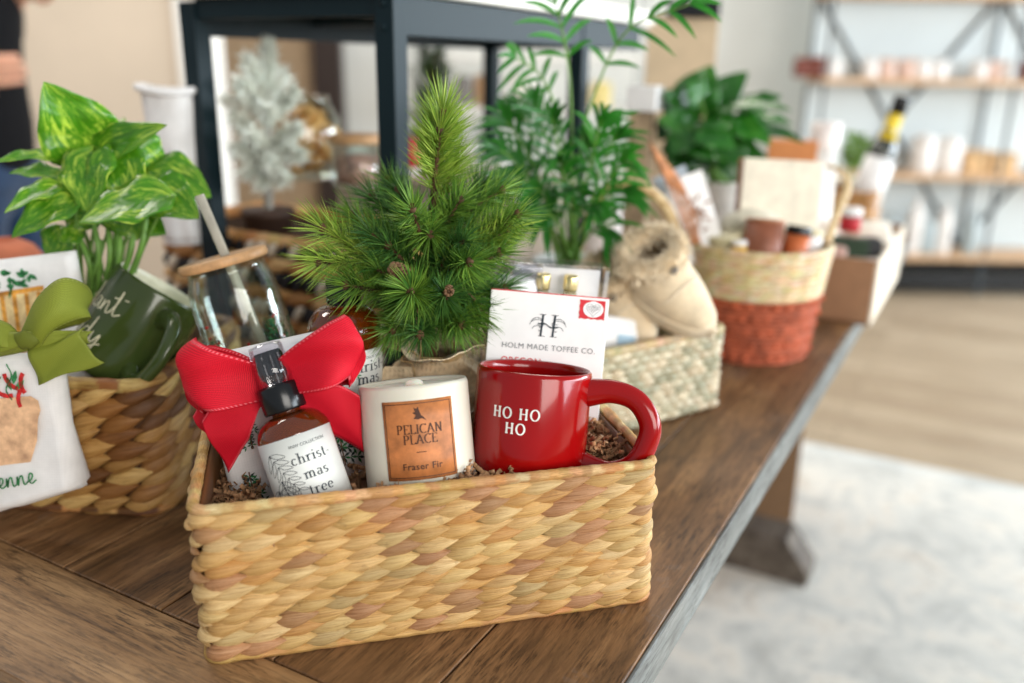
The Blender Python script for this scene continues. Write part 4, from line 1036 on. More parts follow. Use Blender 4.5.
g = G(); rim(g, p, SH-.003, .0050, [lin((214,200,162))[:3], lin((196,186,150))[:3]], c, 0, 300, 110, random.Random(2)); g.build('rim', straw_mat('seagrass'), t)
hb_ = [Vector(q) for q in ((SW-.01,.05,SH),(SW+.004,.055,SH+.03),(SW+.004,.085,SH+.052),(SW-.002,.125,SH+.03),(SW-.008,.13,SH))]
g = G(); g.tube(catmull(hb_, 8), .0042, 8, col=lin((214,190,146))[:3]); g.build('handle', straw_mat('seagrass'), t)
fill(sb_, SW, SD, SH-.028, 'crinkle_paper', 'brown paper shreds under the cream slippers', [(.27,.03,.02,.0),(.2,.03,.03,0)], 260, seed=19)
FLEECE = cloth('cream_fleece', (226,206,174), 500, .95, .05, .6, sheen=.5); SOLE = mat('slipper_sole', (226,212,188), .8, bump=.5, bscale=500)
FUR = mat('cream_fur', (232,214,184), .9, vcol=True)
def slipper(a, b, up, label):
    A, B = a, b; d = (B-A); L = d.length; x = d.normalized(); z = (Vector(up)-x*x.dot(Vector(up))).normalized(); y = z.cross(x)
    M3 = Matrix((x, y, z)).transposed(); t = thing('slipper', label, 'slipper', A, M3.to_euler(), group='cream slippers in the seagrass basket')
    W = L*.27; H = L*.36; zc = .018
    prof = lambda u: (W*(sin(pi*min(1, .22+u*.775))**.5), H*(1-.45*max(0, u-.3))*(sin(pi*min(1, .30+u*.69))**.5))
    g = G()
    def up_(u, v):
        u2 = .34+.66*u; an = pi*v; w, h = prof(u2); return (L*u2, -w*cos(an), zc+h*sin(an)**.75)
    g.grid(up_, 24, 24)
    def hl(u, v):        # low heel wall
        an = pi*.5+pi*u; w, h = prof(.34); q = .96+.04*v
        return (L*.34+L*.33*cos(an)*(1 if cos(an) < 0 else 0), w*sin(an)*q, zc+v*H*.62)
    g.grid(hl, 24, 8); g.build('upper', FLEECE, t, thick=.003)
    for (nm, z0, z1, k_, m_) in (('sole', 0, zc, 1.05, SOLE), ('welt', zc-.001, zc+.005, 1.085, FUR)):
        g = G(); ring = []
        for k in range(56):
            a_ = 2*pi*k/56; cx = .5-.53*cos(a_); w, _ = prof(min(.995, max(0, cx))); ring.append((L*cx, (w if sin(a_) >= 0 else -w)*min(1, abs(sin(a_))*1.6)*1.0))
        vs = []
        for zz, sc_ in ((z0,.95*k_),(z0+.003,k_),(z1-.002,k_),(z1,.96*k_)): vs += [((q[0]-L/2)*sc_+L/2, q[1]*sc_, zz) for q in ring]
        fs = [(j*56+k, j*56+(k+1) % 56, (j+1)*56+(k+1) % 56, (j+1)*56+k) for j in range(3) for k in range(56)]+[tuple(range(56)), tuple(3*56+k for k in reversed(range(56)))]
        g.add(vs, fs); g.build(nm, m_, t, recalc=True)
    rn = random.Random(5); g = G(); w, h = prof(.34); cp = []
    for k in range(40):
        a_ = 2*pi*k/40; cp.append(Vector((L*.26+L*.20*cos(a_), w*.92*sin(a_), zc+H*(.80+.16*cos(a_)))))
    g.tube(cp, L*.062, 12, closed=True)
    for k in range(2200):
        c0 = rn.choice(cp); dd = Vector((rn.gauss(0,1), rn.gauss(0,1), rn.gauss(.5,1))).normalized(); c0 = c0+dd*L*.055+Vector((rn.uniform(-.004,.004), rn.uniform(-.004,.004), 0)); s_ = dd.cross(Vector((.3,.2,1))).normalized()*.0011; j = rn.uniform(.85, 1.1)
        g.add([c0+s_, c0-s_, c0+dd*.009+Vector((rn.uniform(-.003,.003), rn.uniform(-.003,.003), 0))], [(0,1,2)], [(j,j,j)]*3)
    g.build('fur_cuff', FUR, t)
    g = G(); g.ball((L*.50, -.004, zc+H*1.0), .0075, 12, 8, sc=(1,1,.6)); g.build('button', mat('dark_button', (62,56,54), .4), t, label='dark button')
    g = G(); g.tube([(L*(.62+.04*sin(pi*k/16)), -prof(.64)[0]*cos(pi*k/16)*1.0, zc+.0015+prof(.64)[1]*sin(pi*k/16)**.75) for k in range(17)], .0011, 6); g.build('seam', SOLE, t)
    return t
slipper(atY(622,262,1.01), atY(706,336,.94), (-.06,-.62,.78), 'cream fleece slipper with fur cuff and dark button, uppermost in the seagrass basket')
slipper(atY(598,272,1.035), atY(650,348,.965), (-.45,-.5,.72), 'second cream fleece slipper, lying behind and beneath the one with a visible button')
g = G(); g.box((0,0,.03), (.05,.012,.06)); tg = g.build('wrapped_soap', CARD, loc=sb_(.150,.026,SH-.035), rot=orient(20,8,14), bevel=.004); tag(tg, 'small white packet with a pale blue mark, between toffee box and slippers', 'packet')
g = G(); g.box((.008,-.0066,.035), (.022,.0006,.012)); g.build('blue_mark', mat('pale_blue_print', (176,206,226), .6), tg, smooth=False)
# palm
PAP = atY(572, 240, 1.085); PAP.z = TZ+.03
t = thing('parlor_palm', 'parlor palm with long thin leaflets behind the pine, in a white pot', 'plant', PAP, group='plants on the table')
g = G(); g.lathe([(0,0),(.038,0),(.042,.004),(.050,.13),(.052,.134),(.048,.134),(.046,.12),(0,.118)], 48); g.build('plant_pot', mat('white_ceramic', (238,236,230), .3), t, recalc=True)
rnd = random.Random(31)
g = G(); dots = random.Random(2)
for k in range(26):
    a = R(-90)+dots.uniform(-1.3, 1.3); z = dots.uniform(.02, .12); r_ = .0425+.008*z/.13
    g.ball((r_*cos(a), r_*sin(a), z), .0045, 6, 5, sc=(1,1,1.3), col=(1,1,1))
g.build('leaf_relief', mat('orange_dot', (230,150,50), .4), t) if False else None
g = G(); g.lathe([(0,.121),(.045,.120)], 24); g.build('soil', _M['soil'], t)
PALM = leafmat('palm_leaflet', (46,128,36), (120,190,60), .6, rough=.4, thr=(.5,.7)); gst = G()
def leaflet(g, p, d, L, w, up, tone, droop=.35):
    d = d.normalized(); sd = d.cross(up).normalized(); n2 = sd.cross(d); vs = []; N = 6
    for i in range(N+1):
        u = i/N; ww = w/2*sin(pi*min(1, .08+u*.92))**.7*(1 if u < 1 else 0); c = p+d*(u*L)-Vector((0,0,1))*droop*L*u*u
        vs += [c+sd*ww+n2*ww*.3, c, c-sd*ww+n2*ww*.3]
    fs = [(3*i+k, 3*i+k+1, 3*i+k+4, 3*i+k+3) for i in range(N) for k in (0,1)]
    g.add(vs, fs, [(tone,tone,tone)]*len(vs), [(i/N, k/2, 0) for i in range(N+1) for k in range(3)])
def frond(pts, n, L, w, start=.35, tone=1.0, spread=48):
    P = catmull(pts, 10); N = len(P)-1; g = G()
    gst.tube(P, [.0022-.0014*i/N for i in range(N+1)], 6)
    for k in range(n):
        s = start+(1-start)*k/(n-1); i = min(int(s*N), N-1); p = P[i].lerp(P[i+1], s*N-i); tdir = (P[i+1]-P[i]).normalized()
        sd = tdir.cross(Vector((0,-1,.3))).normalized(); l = L*(.75+.5*sin(pi*min(1, .2+k/n*.8)))*rnd.uniform(.85, 1.1)
        for q in (-1, 1):
            a = R(spread*(1-.5*k/n)+rnd.uniform(-8, 8)); d = tdir*cos(a)+sd*q*sin(a)+Vector((0, rnd.uniform(-.4, .4), 0)); leaflet(g, p, d, l, w, Vector((0,-1,.5)), tone*rnd.uniform(.8, 1.15))
    leaflet(g, P[-1], P[-1]-P[-2], L*.9, w, Vector((0,-1,.5)), tone); return g
def pa(x, y, Y): return atY(x, y, Y)-PAP
base_ = Vector((0,0,.12))
FR = [([base_, pa(572,160,1.05), pa(570,80,1.04), pa(562,30,1.02), pa(552,-8,1.0)], 6, .050, .0065, .6, 1.25),
      ([base_, pa(580,150,1.06), pa(596,90,1.04), pa(628,30,1.0), pa(690,4,.96)], 6, .042, .0065, .6, 1.2),
      ([base_, pa(566,170,1.06), pa(556,110,1.05), pa(540,75,1.03), pa(516,58,1.0)], 5, .036, .006, .62, 1.15)]
for k, (x, y, Y, tone) in enumerate(((505,120,1.02,.8),(520,112,1.1,.75),(535,105,1.04,.85),(552,118,1.0,.8),(602,120,1.0,1.2),(618,135,1.02,1.0),(626,160,.98,1.25),(622,190,1.02,.9),(500,150,1.0,.8),(508,185,.98,.8),(520,165,1.04,.7),(590,145,1.05,.8),(608,230,.99,1.0),(545,215,.98,.8),(575,190,.98,.75),(520,215,1.0,.75),(560,160,.98,.8),(596,205,.97,.95),(535,190,.97,.8))):
    e = pa(x, y, Y); m1 = base_.lerp(e, .5)+Vector((0,0,.02)); FR.append(([base_+Vector((rnd.uniform(-.015,.015), rnd.uniform(-.015,.015), 0)), m1, e.lerp(m1, .3)+Vector((0,0,.006)), e], 8, .048, .0052, .38, tone, 34))
for (pts, n, L, w, st, tone, *sp_) in FR: frond(pts, n, L, w, st, tone, *sp_).build('frond', PALM, t, thick=None)
gst.build('stem', STEM, t)

# ================================================================== rust basket
rc = Vector((.352, 1.238, TZ)); RH = .165
RRIM = lambda an: (.104*cos(an), .104*sin(an))
t = thing('rust_basket', 'round basket with a natural top and a rust orange fabric lower half', 'basket', rc, (0,0,0))
def circ(r, n=64): return [(r*cos(2*pi*k/n), r*sin(2*pi*k/n)) for k in range(n)]
RUST = mat('rust_fabric', (172,88,60), .85, var=.15, nscale=60, bump=.8, bscale=260, bdist=.001, vcol=True)
pth = Path(circ(.084)); g = G()
for k in range(14):
    z = .004+k*.0068; r_ = .084+.020*z/RH
    g.tube([((r_+.0008*sin(a*9+k))*cos(a), (r_+.0008*sin(a*9+k))*sin(a), z) for a in [2*pi*i/96 for i in range(96)]], .0038, 8, closed=True, up=(0,0,1))
rn = random.Random(4)
for k in range(5):
    for i in range(34):
        a = 2*pi*(i+.5*(k % 2))/34; z = .012+k*.019; r_ = .0875+.020*z/RH; g.ball((r_*cos(a), r_*sin(a), z), .0042*rn.uniform(.6, 1.1), 8, 5, sc=(1.2,1.2,.7), col=(1.25,1.15,1.0))
g.add([(.083*cos(2*pi*i/48), .083*sin(2*pi*i/48), .002) for i in range(48)], [tuple(range(48))]); g.build('rust_lower_wall', RUST, t, label='rust orange fabric lower half')
g = G(); NS = [lin(q)[:3] for q in ((238,220,184),(226,204,164),(244,230,200))]
for k in range(9):
    z = .099+k*.0078; r_ = .084+.020*z/RH; pk = Path(circ(r_)); rim(g, pk, z, .0046, NS, (0,0), 0, 200, 70, random.Random(k))
liner(g, Path(circ(.081)), .004, RH-.002, .002, lin((160,134,94))[:3], (0,0), flare=.235); g.build('seagrass_upper_wall', straw_mat('natural_coil', 50), t)
g = G()
def hnd(px_pts, r_=.008):
    g = G(); P = catmull([atY(*q)-rc for q in px_pts], 8); g.tube(P, r_, 12, flat=.45, col=lin((222,200,160))[:3], up=(0,1,0)); return g.build('handle', straw_mat('natural_coil'), t)
hnd([(684,262,1.22),(678,235,1.20),(664,205,1.17),(642,187,1.15),(618,184,1.15),(600,196,1.18),(596,212,1.22)])
hnd([(826,246,1.24),(838,212,1.26),(848,188,1.29),(843,172,1.32),(824,166,1.34),(800,170,1.34),(790,190,1.33)], .0065)
def hold(x, y, Y, z=None):
    v = atY(x, y, Y)
    if z is not None: v.z = TZ+z
    return v
fillr = G(); rn2 = random.Random(14)
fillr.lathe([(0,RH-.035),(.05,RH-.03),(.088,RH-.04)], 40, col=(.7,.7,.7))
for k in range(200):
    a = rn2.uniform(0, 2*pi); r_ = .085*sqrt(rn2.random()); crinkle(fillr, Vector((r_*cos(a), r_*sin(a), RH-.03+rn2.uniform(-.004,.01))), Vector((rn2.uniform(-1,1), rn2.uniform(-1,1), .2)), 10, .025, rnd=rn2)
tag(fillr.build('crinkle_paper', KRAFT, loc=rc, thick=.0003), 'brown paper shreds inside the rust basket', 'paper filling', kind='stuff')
# book / boards standing in it
lr = orient(4, 2, 8)
t = thing('notebook', 'cream linen-covered notebook standing in the rust basket', 'book', top_at(787, 160, 1.262, .15, lr), lr)
g = G(); g.box((-.004,0,.075), (.118,.004,.15)); g.build('cover', cloth('cream_linen', (236,226,206), 400, .9, .04, .4), t, smooth=False, bevel=.001)
g = G(); g.box((.002,.010,.075), (.116,.015,.146)); g.build('pages', CARD, t, smooth=False); g = G(); g.box((-.004,.0205,.075), (.118,.004,.15)); g.build('back_cover', mat('rose_cover', (176,120,100), .7), t, smooth=False, bevel=.001)
lr = orient(8, -20, 8)
t = thing('art_card', 'white card with a brown botanical sketch, tilted in the rust basket', 'card', top_at(683, 176, 1.215, .12, lr), lr)
g = G(); g.box((0,0,.06), (.056,.0015,.12)); pc = g.build('card_sheet', CARD, t, smooth=False)
g = G(); rnb = random.Random(5)
for k in range(22): leafpr(g, plane(-.0012), rnb.gauss(0,.006), .062+rnb.gauss(0,.012), rnb.uniform(0,6.28), .014, .002)
g.build('botanical_print', mat('sepia_print', (150,110,86), .8), pc, smooth=False)
lr = orient(-10, -26, 8)
t = thing('art_card', 'pale blue-edged card leaning behind the botanical sketch card', 'card', top_at(668, 172, 1.245, .125, lr), lr)
g = G(); g.box((0,0,.0625), (.05,.0015,.125)); g.build('card_sheet', mat('pale_blue_card', (206,218,230), .5), t, smooth=False)
t = thing('dried_reeds', 'bundle of dried brown reeds leaning out of the rust basket', 'dried flowers', atY(690, 240, 1.19)); o_ = atY(690, 240, 1.19)
rn = random.Random(6)
for k in range(5):
    g = G(); e = atY(650+k*4, 142+k*5, 1.16+.01*k)-o_; s_ = atY(692+k*2, 244, 1.19)-o_; m_ = s_.lerp(e, .5)+Vector((.002*k,0,.003))
    P = catmull([s_, m_, e], 10); g.tube(P, [.0014+(.0024*sin(pi*(i/20-.55)/.45) if i > 11 else 0) for i in range(21)], 8); g.build('reed', mat('dried_reed', (186,126,84), .8, var=.15, nscale=90, bump=.5), t)
def tin(name, label, cat, x, y, Y, r_, h_, body, lid, lidh=.010, lr=orient(0,0,8), band=None):
    t = thing(name, label, cat, top_at(x, y, Y, h_, lr), lr)
    g = G(); g.lathe([(0,0),(r_*.95,0),(r_,.003),(r_,h_-lidh),(0,h_-lidh)], 36); b = g.build('body', body, t, recalc=True)
    g = G(); g.lathe([(0,h_-lidh),(r_*1.03,h_-lidh),(r_*1.04,h_-lidh+.001),(r_*1.04,h_-.001),(r_*1.0,h_),(0,h_)], 36); g.build('lid', lid, t, recalc=True)
    if band: g = G(); g.lathe([(r_*1.005,h_*.2),(r_*1.01,h_*.2),(r_*1.01,h_*.7),(r_*1.005,h_*.7)], 36); g.build('label_band', band, b)
    return t
tin('candle_tin', 'brown leather-wrapped round tin in the rust basket', 'tin', 766, 219, 1.185, .026, .06, mat('brown_leather', (140,84,60), .5, var=.1), mat('brown_leather_top', (176,124,92), .5), .004, orient(0,4,10))
tin('salve_tin', 'flat gold-lidded tin tilted at the front of the rust basket', 'tin', 726, 234, 1.205, .024, .03, mat('tin_cream', (206,190,150), .4), mat('pale_gold', (214,204,164), .35), .012, orient(0,-10,0))
tin('spice_jar', 'small orange-labelled jar with black lid beside the brown tin', 'jar', 800, 226, 1.19, .017, .05, mat('orange_label', (206,110,60), .5), BLACK, .012, orient(0,8,6))
tin('cream_jar', 'white squat jar with a gold lid at the right rim of the rust basket', 'jar', 811, 229, 1.225, .018, .045, CARD, mat('pale_gold', (224,214,170), .3), .008, orient(0,6,4))
tin('wrapped_treat', 'small yellow jar at the front rim of the rust basket', 'jar', 740, 240, 1.172, .010, .03, mat('yellow_label', (236,190,80), .5), CARD, .008, orient(0,0,8))
g = G(); g.ball((0,0,0), .04, 32, 16, sc=(1.15,.7,.62), fn=lambda q: q*(1+.06*mnoise.noise(q*60))); o = g.build('folded_cloth', cloth('cream_cloth', (226,218,196), 400), loc=atY(752, 226, 1.24)); tag(o, 'cream folded cloth bundle behind the brown tin', 'cloth')

# ================================================================== things further along the table
t = thing('rubber_plant', 'dark green glossy broad-leaved plant in a white pot behind the rust basket', 'plant', Vector((atY(722, 200, 1.535).x, 1.535, TZ)), group='plants on the table')
BO = t.location.copy(); zt = wz(716, 184, 1.47)
g = G(); g.lathe([(0,0),(.042,0),(.046,.004),(.057,zt-.004),(.058,zt),(.054,zt),(.052,zt-.02),(0,zt-.022)], 48); g.build('plant_pot', _M['white_ceramic'], t, recalc=True)
BIG = leafmat('glossy_leaf', (50,124,38), (150,196,84), .6, rough=.28, thr=(.52,.70)); gst = G()
def bp(x, y, Y): return atY(x, y, Y)-BO
for i, (b, tp, yb, yt, w, n_, tone) in enumerate((((690,110),(712,66),1.5,1.48,.075,(-.1,-1,.4),1.0),((700,118),(670,92),1.5,1.44,.06,(-.4,-.9,.5),.9),((705,112),(742,84),1.52,1.5,.065,(.2,-.8,.6),.8),((690,128),(662,118),1.46,1.42,.055,(-.2,-.9,.5),.85),((700,125),(740,120),1.46,1.40,.065,(.0,-.6,.9),1.25),((715,110),(790,100),1.48,1.40,.06,(.1,-.4,.9),1.1),((720,122),(806,132),1.48,1.40,.055,(.2,-.5,.8),.75),((730,118),(772,140),1.45,1.40,.055,(.3,-.9,.5),1.2),((715,138),(748,165),1.44,1.40,.065,(.1,-1,.4),.75),((690,132),(712,158),1.44,1.40,.06,(-.1,-1,.4),.9),((690,128),(672,152),1.44,1.40,.055,(-.4,-1,.4),.7),((720,140),(772,160),1.5,1.45,.05,(.2,-.8,.6),.7),((700,130),(735,145),1.42,1.38,.055,(.1,-.9,.6),1.1),((680,110),(660,92),1.54,1.52,.05,(-.3,-.8,.5),.7),((740,112),(780,92),1.54,1.52,.05,(.3,-.6,.8),.9),((690,140),(664,150),1.46,1.42,.05,(-.3,-.9,.5),.6),((700,145),(700,180),1.46,1.44,.05,(0,-1,.3),.6),((722,150),(738,182),1.47,1.45,.045,(.1,-1,.3),.65),((712,104),(748,70),1.54,1.54,.05,(.1,-.8,.6),.8),((676,120),(658,138),1.5,1.47,.045,(-.3,-.9,.5),.8),((745,120),(792,118),1.5,1.46,.045,(.2,-.5,.9),1.25),((706,150),(684,176),1.47,1.45,.045,(0,-1,.3),.75),((685,150),(670,172),1.46,1.44,.05,(-.2,-1,.3),.65),((700,100),(690,82),1.46,1.45,.05,(0,-.8,.7),1.0))):
    g = G(); B = bp(*b, yb); leaf(g, B, bp(*tp, yt), w*1.15, n_, fold=.15, tone=tone, heart=.2, seed=i); g.build('leaf', BIG, t, thick=.0008)
    gst.tube(catmull([(.02*cos(i*2.4), .02*sin(i*2.4), zt-.02), (B*.5+Vector((0,0,zt*.5))), B], 8), .0030, 8)
gst.build('stem', STEM, t)
g = G(); g.lathe([(0,zt-.018),(.045,zt-.02)], 24); g.build('soil', _M['soil'], t)
t = thing('wooden_pedestal', 'weathered square wooden pedestal with a white block on top, left of the broad-leaved plant', 'stand', Vector((atY(640, 150, 1.47).x, 1.47, TZ)), (0,0,R(-20)))
zt = wz(640, 112, 1.45); g = G(); g.box((0,0,zt/2), (.038,.038,zt)); g.build('wood_post', mat('weathered_post', (170,148,120), .8, var=.15, nscale=60), t, smooth=False, bevel=.002)
g = G(); g.box((.004,0,zt+.021), (.048,.06,.040)); g.build('white_block', CARD, t, smooth=False, bevel=.002)
t = thing('display_board', 'tall blank tan board with a dark clip bar, standing far along the table', 'board', Vector((atY(681, 50, 1.98).x, 1.98, TZ)), (0,0,R(-8)))
g = G(); g.box((0,0,.255), (.150,.018,.51)); g.build('board_panel', mat('tan_board', (206,184,152), .75, var=.03), t, smooth=False, bevel=.002)
g = G(); g.box((.02,-.012,.52), (.11,.03,.035)); g.build('clip_bar', BLACK, t, smooth=False, bevel=.002)
g = G(); g.box((0,.03,.005), (.15,.09,.01)); g.build('base_plate', mat('tan_board', (206,184,152)), t, smooth=False)
# open kraft box
K0 = at(868, 326); KB = mat('kraft_box', (158,120,90), .75, var=.04); KL = mat('kraft_light', (226,212,192), .75, var=.03)
klen = .40; kz = wz(870, 260, 1.372)
t = thing('kraft_box', 'open brown kraft box at the table edge right of the rust basket', 'box', K0, (0,0,TA))
def kx(x, y, z=0): return Vector((K0.x+cos(TA)*x-sin(TA)*y, K0.y+sin(TA)*x+cos(TA)*y, TZ+z))
kw = .18; g = G(); g.box((-kw/2,.0025,kz/2), (kw,.005,kz)); g.build('front_panel', KB, t, smooth=False)
g = G(); g.box((.0005,klen/2,kz/2), (.005,klen,kz)); g.build('side_panel', KL, t, smooth=False, label='pale outer side panel'); g = G(); g.box((-kw,klen/2,kz/2), (.005,klen,kz)); g.build('side_panel', KB, t, smooth=False)
g = G(); g.box((-kw/2,klen,kz/2), (kw,.005,kz)); g.build('back_panel', KB, t, smooth=False); g = G(); g.box((-kw/2,klen/2,.0025), (kw,klen,.005)); g.build('bottom_panel', KB, t, smooth=False)
def blob(name, label, cat, loc, r_, sc, m, seed=0, amp=.08):
    g = G(); g.ball((0,0,0), r_, 28, 16, sc=sc, fn=lambda q: q*(1+amp*mnoise.noise(q*45+Vector((seed,)*3)))); o = g.build(name, m, loc=loc); return tag(o, label, cat)
for k, (x, y) in enumerate(((-.045,.20),(-.06,.30),(-.13,.26))):
    g = G(); g.lathe([(0,-.055),(.035,-.055),(.041,-.045),(.041,.045),(.035,.055),(.014,.056),(.012,.050),(0,.050)], 32); o = g.build('rolled_washcloth', cloth('white_terry', (240,232,216), 300, .95, .03, 1.0), loc=kx(x, y, kz-.012), rot=(0, R(90), TA+R(20*k)), recalc=True); o.scale = (.72,.72,.8)
    tag(o, ['white rolled washcloth on top of the kraft box, nearest its pale side', 'white rolled washcloth at the far end of the kraft box', 'white rolled washcloth in the middle of the kraft box'][k], 'washcloth', 'rolled washcloths in the kraft box')
for k, (x, y, col, lab) in enumerate(((-.085,.06,(232,196,186),'pale pink soap box'),(-.055,.075,(50,70,52),'dark green tin'),(-.13,.12,(240,236,228),'white soap box'),(-.022,.09,(30,30,32),'black tin'))):
    g = G(); g.box((0,0,.014), (.06 if k != 3 else .025,.035,.028)); g.box((0,0,.0295), (.05 if k != 3 else .02,.025,.003)); o = g.build('small_box', mat('smallbox%d' % k, col, .5), loc=kx(x, y, kz-.022+.012*(k % 2)), rot=(0,0,TA+R(10*k)), smooth=False, bevel=.002); tag(o, lab+' near the front of the open kraft box', 'box')
g = G(); g.box((-.09,.10,(kz-.03)/2), (.165,.17,kz-.03)); o = g.build('tissue_bundle', CARD, loc=K0+Vector((0,0,.006)), rot=(0,0,TA), smooth=False, bevel=.006); tag(o, 'white tissue bundle under the small boxes in the kraft box', 'tissue')
g = G(); g.box((-.09,.30,(kz-.06)/2), (.165,.17,kz-.06)); o = g.build('tissue_bundle', CARD, loc=K0+Vector((0,0,.006)), rot=(0,0,TA), smooth=False, bevel=.006); tag(o, 'white tissue bundle under the rolled washcloths in the kraft box', 'tissue')
tin('spice_jar', 'small white jar with a red lid ring standing in the kraft box', 'jar', 852, 208, 1.52, .018, .05, clear('jar_glass2', (250,244,240), .05, .3), CARD, .012, orient(), mat('red_band', (200,40,50), .5))
# wicker basket far back
wo = T(-.30, 2.06, TZ); 
t = thing('wicker_basket', 'small tan wicker basket at the table end holding the yellow-necked bottle', 'basket', wo, (0,0,TA), 'woven gift baskets')
p = Path(rrect(.24, .13, .02)); c = (.12, .065); g = G(); liner(g, p, .002, .135, .002, lin((130,92,54))[:3], c); weave(g, p, .003, .135, 9, .03, 1.5, .3, .006, [lin(q)[:3] for q in ((200,156,102),(176,130,80),(218,178,124))], 0, c, random.Random(7), nt=5, nq=2); g.build('woven_wall', straw_mat('wicker', 40), t)
g = G(); rim(g, p, .137, .007, [lin((196,152,100))[:3]], c, 0, 200, 60); g.build('rim', straw_mat('wicker'), t)
lr = orient(0, 13, 0)
t = thing('wine_bottle', 'dark bottle with black capsule, yellow neck wrap and white label', 'bottle', top_at(903, 97, 1.98, .30, lr), lr)
g = G(); g.lathe([(0,0),(.030,0),(.032,.004),(.032,.16),(.029,.185),(.018,.215),(.0145,.235),(.0145,.285),(0,.285)], 40); g.build('glass_body', mat('dark_green_glass', (26,34,20), .08, coat=.5), t, recalc=True)
g = G(); g.lathe([(0,.301),(.0165,.301),(.0175,.299),(.0175,.262),(.0150,.262)], 32); g.build('capsule', BLACK, t); g = G(); g.lathe([(.0152,.262),(.0158,.255),(.0158,.225),(.022,.205),(.0185,.205)], 32); g.build('neck_wrap', mat('yellow_foil', (238,206,30), .3), t, label='bright yellow neck wrap')
g = G(); g.lathe([(.0324,.05),(.0330,.05),(.0330,.165),(.0324,.165)], 40); g.build('label', CARD, t)
tin('apothecary_jar', 'white milk-glass jar with a domed lid beyond the notebook', 'jar', 827, 122, 1.75, .028, .30, _M['white_ceramic'], mat('white_lid', (246,236,232), .3), .05, orient())
g = G(); g.box((0,0,.115), (.085,.05,.23)); o = g.build('orange_carton', mat('orange_card', (216,140,84), .6, var=.05), loc=Vector((atY(792,150,1.6).x, 1.6, TZ)), rot=(0,0,R(-15)), smooth=False, bevel=.002)
o.scale = (1,1,wz(792,140,1.6)/.23); tag(o, 'orange carton box behind the notebook and under the plant leaves', 'box')
hp = Vector((atY(854, 150, 2.22).x, 2.22, TZ)); t = thing('herb_plant', 'small bushy herb in a pale pot beyond the notebook handle', 'plant', hp, group='plants on the table'); rn = random.Random(77)
g = G(); g.lathe([(0,0),(.035,0),(.045,.13),(.05,.14),(.04,.14),(0,.13)], 32); g.build('plant_pot', _M['cream_stoneware'], t, recalc=True); g = G(); zc = wz(856,150,2.22)
for k in range(70):
    c0 = Vector((rn.gauss(0,.014), rn.gauss(0,.014), zc+rn.gauss(0,.02))); leaf(g, c0, c0+Vector((rn.uniform(-1,1), rn.uniform(-1,1), rn.uniform(-.3,1))).normalized()*.03, .018, (0,-1,.4), nu=5, nv=2)
g.build('foliage', leafmat('herb_leaf', (104,140,64), (160,190,100)), t); g = G(); g.tube([(0,0,.13),(0,0,zc)], .003, 6); g.build('stem', STEM, t)

# things seen through and beyond the riser: green pillar plant, red-capped bottle, cups
def onT(x, Y): return Vector((atY(x, 200, Y).x, Y, TZ))
t = thing('cypress_plant', 'slim dark green cypress seen behind the riser leg', 'plant', onT(434, 1.72), group='plants on the table'); rn = random.Random(8)
g = G(); g.lathe([(0,0),(.05,0),(.06,.12),(.055,.12),(0,.11)], 32); g.build('plant_pot', mat('clay_red', (150,70,60), .7), t, recalc=True)
gn = G(); gt = G(); gt.tube([(0,0,.1),(0,0,.40)], .005, 8)
for k in range(34):
    z = .14+.25*k/34; a = k*2.4; rr = .07*(1-(k/34)**.8*.75); b = Vector((rr*cos(a), rr*sin(a), z+.05)); gt.tube([(0,0,z), b], .0015, 5); needles(gn, (0,0,z), b, 34, .035, (25,60), .0018, ((40,66,34),(80,110,56)), rn)
gt.build('branch', BARK, t); gn.build('foliage', NEED, t, smooth=False)
tin('sauce_bottle', 'red-capped white bottle just right of the middle riser leg', 'bottle', 411, 138, 1.42, .016, .33, CARD, mat('red_cap', (206,28,40), .3), .045, orient())
for (x, y, Y, r_, c0, lab) in ((475,148,1.9,.03,(240,236,230),'white cup behind the pine tip, below the far shelves'),(497,160,1.7,.028,(226,196,190),'pale pink cup left of the palm fronds'),(605,200,1.3,.026,(236,226,222),'white cup between palm and wooden pedestal')):
    zt = wz(x, y, Y); rt_ = T(0,0,0); t = thing('storage_canister', lab.replace('cup', 'canister'), 'canister', onT(x, Y)); g = G(); g.lathe([(0,0),(r_,0),(r_*1.05,.01),(r_*1.05,zt-.02),(r_*.9,zt-.012),(0,zt-.012)], 36); g.build('body', mat('can%d' % x, c0, .4), t, recalc=True); g = G(); g.lathe([(0,zt-.014),(r_*1.08,zt-.014),(r_*1.08,zt-.002),(r_*.4,zt),(0,zt)], 36); g.build('lid', CARD, t, recalc=True)

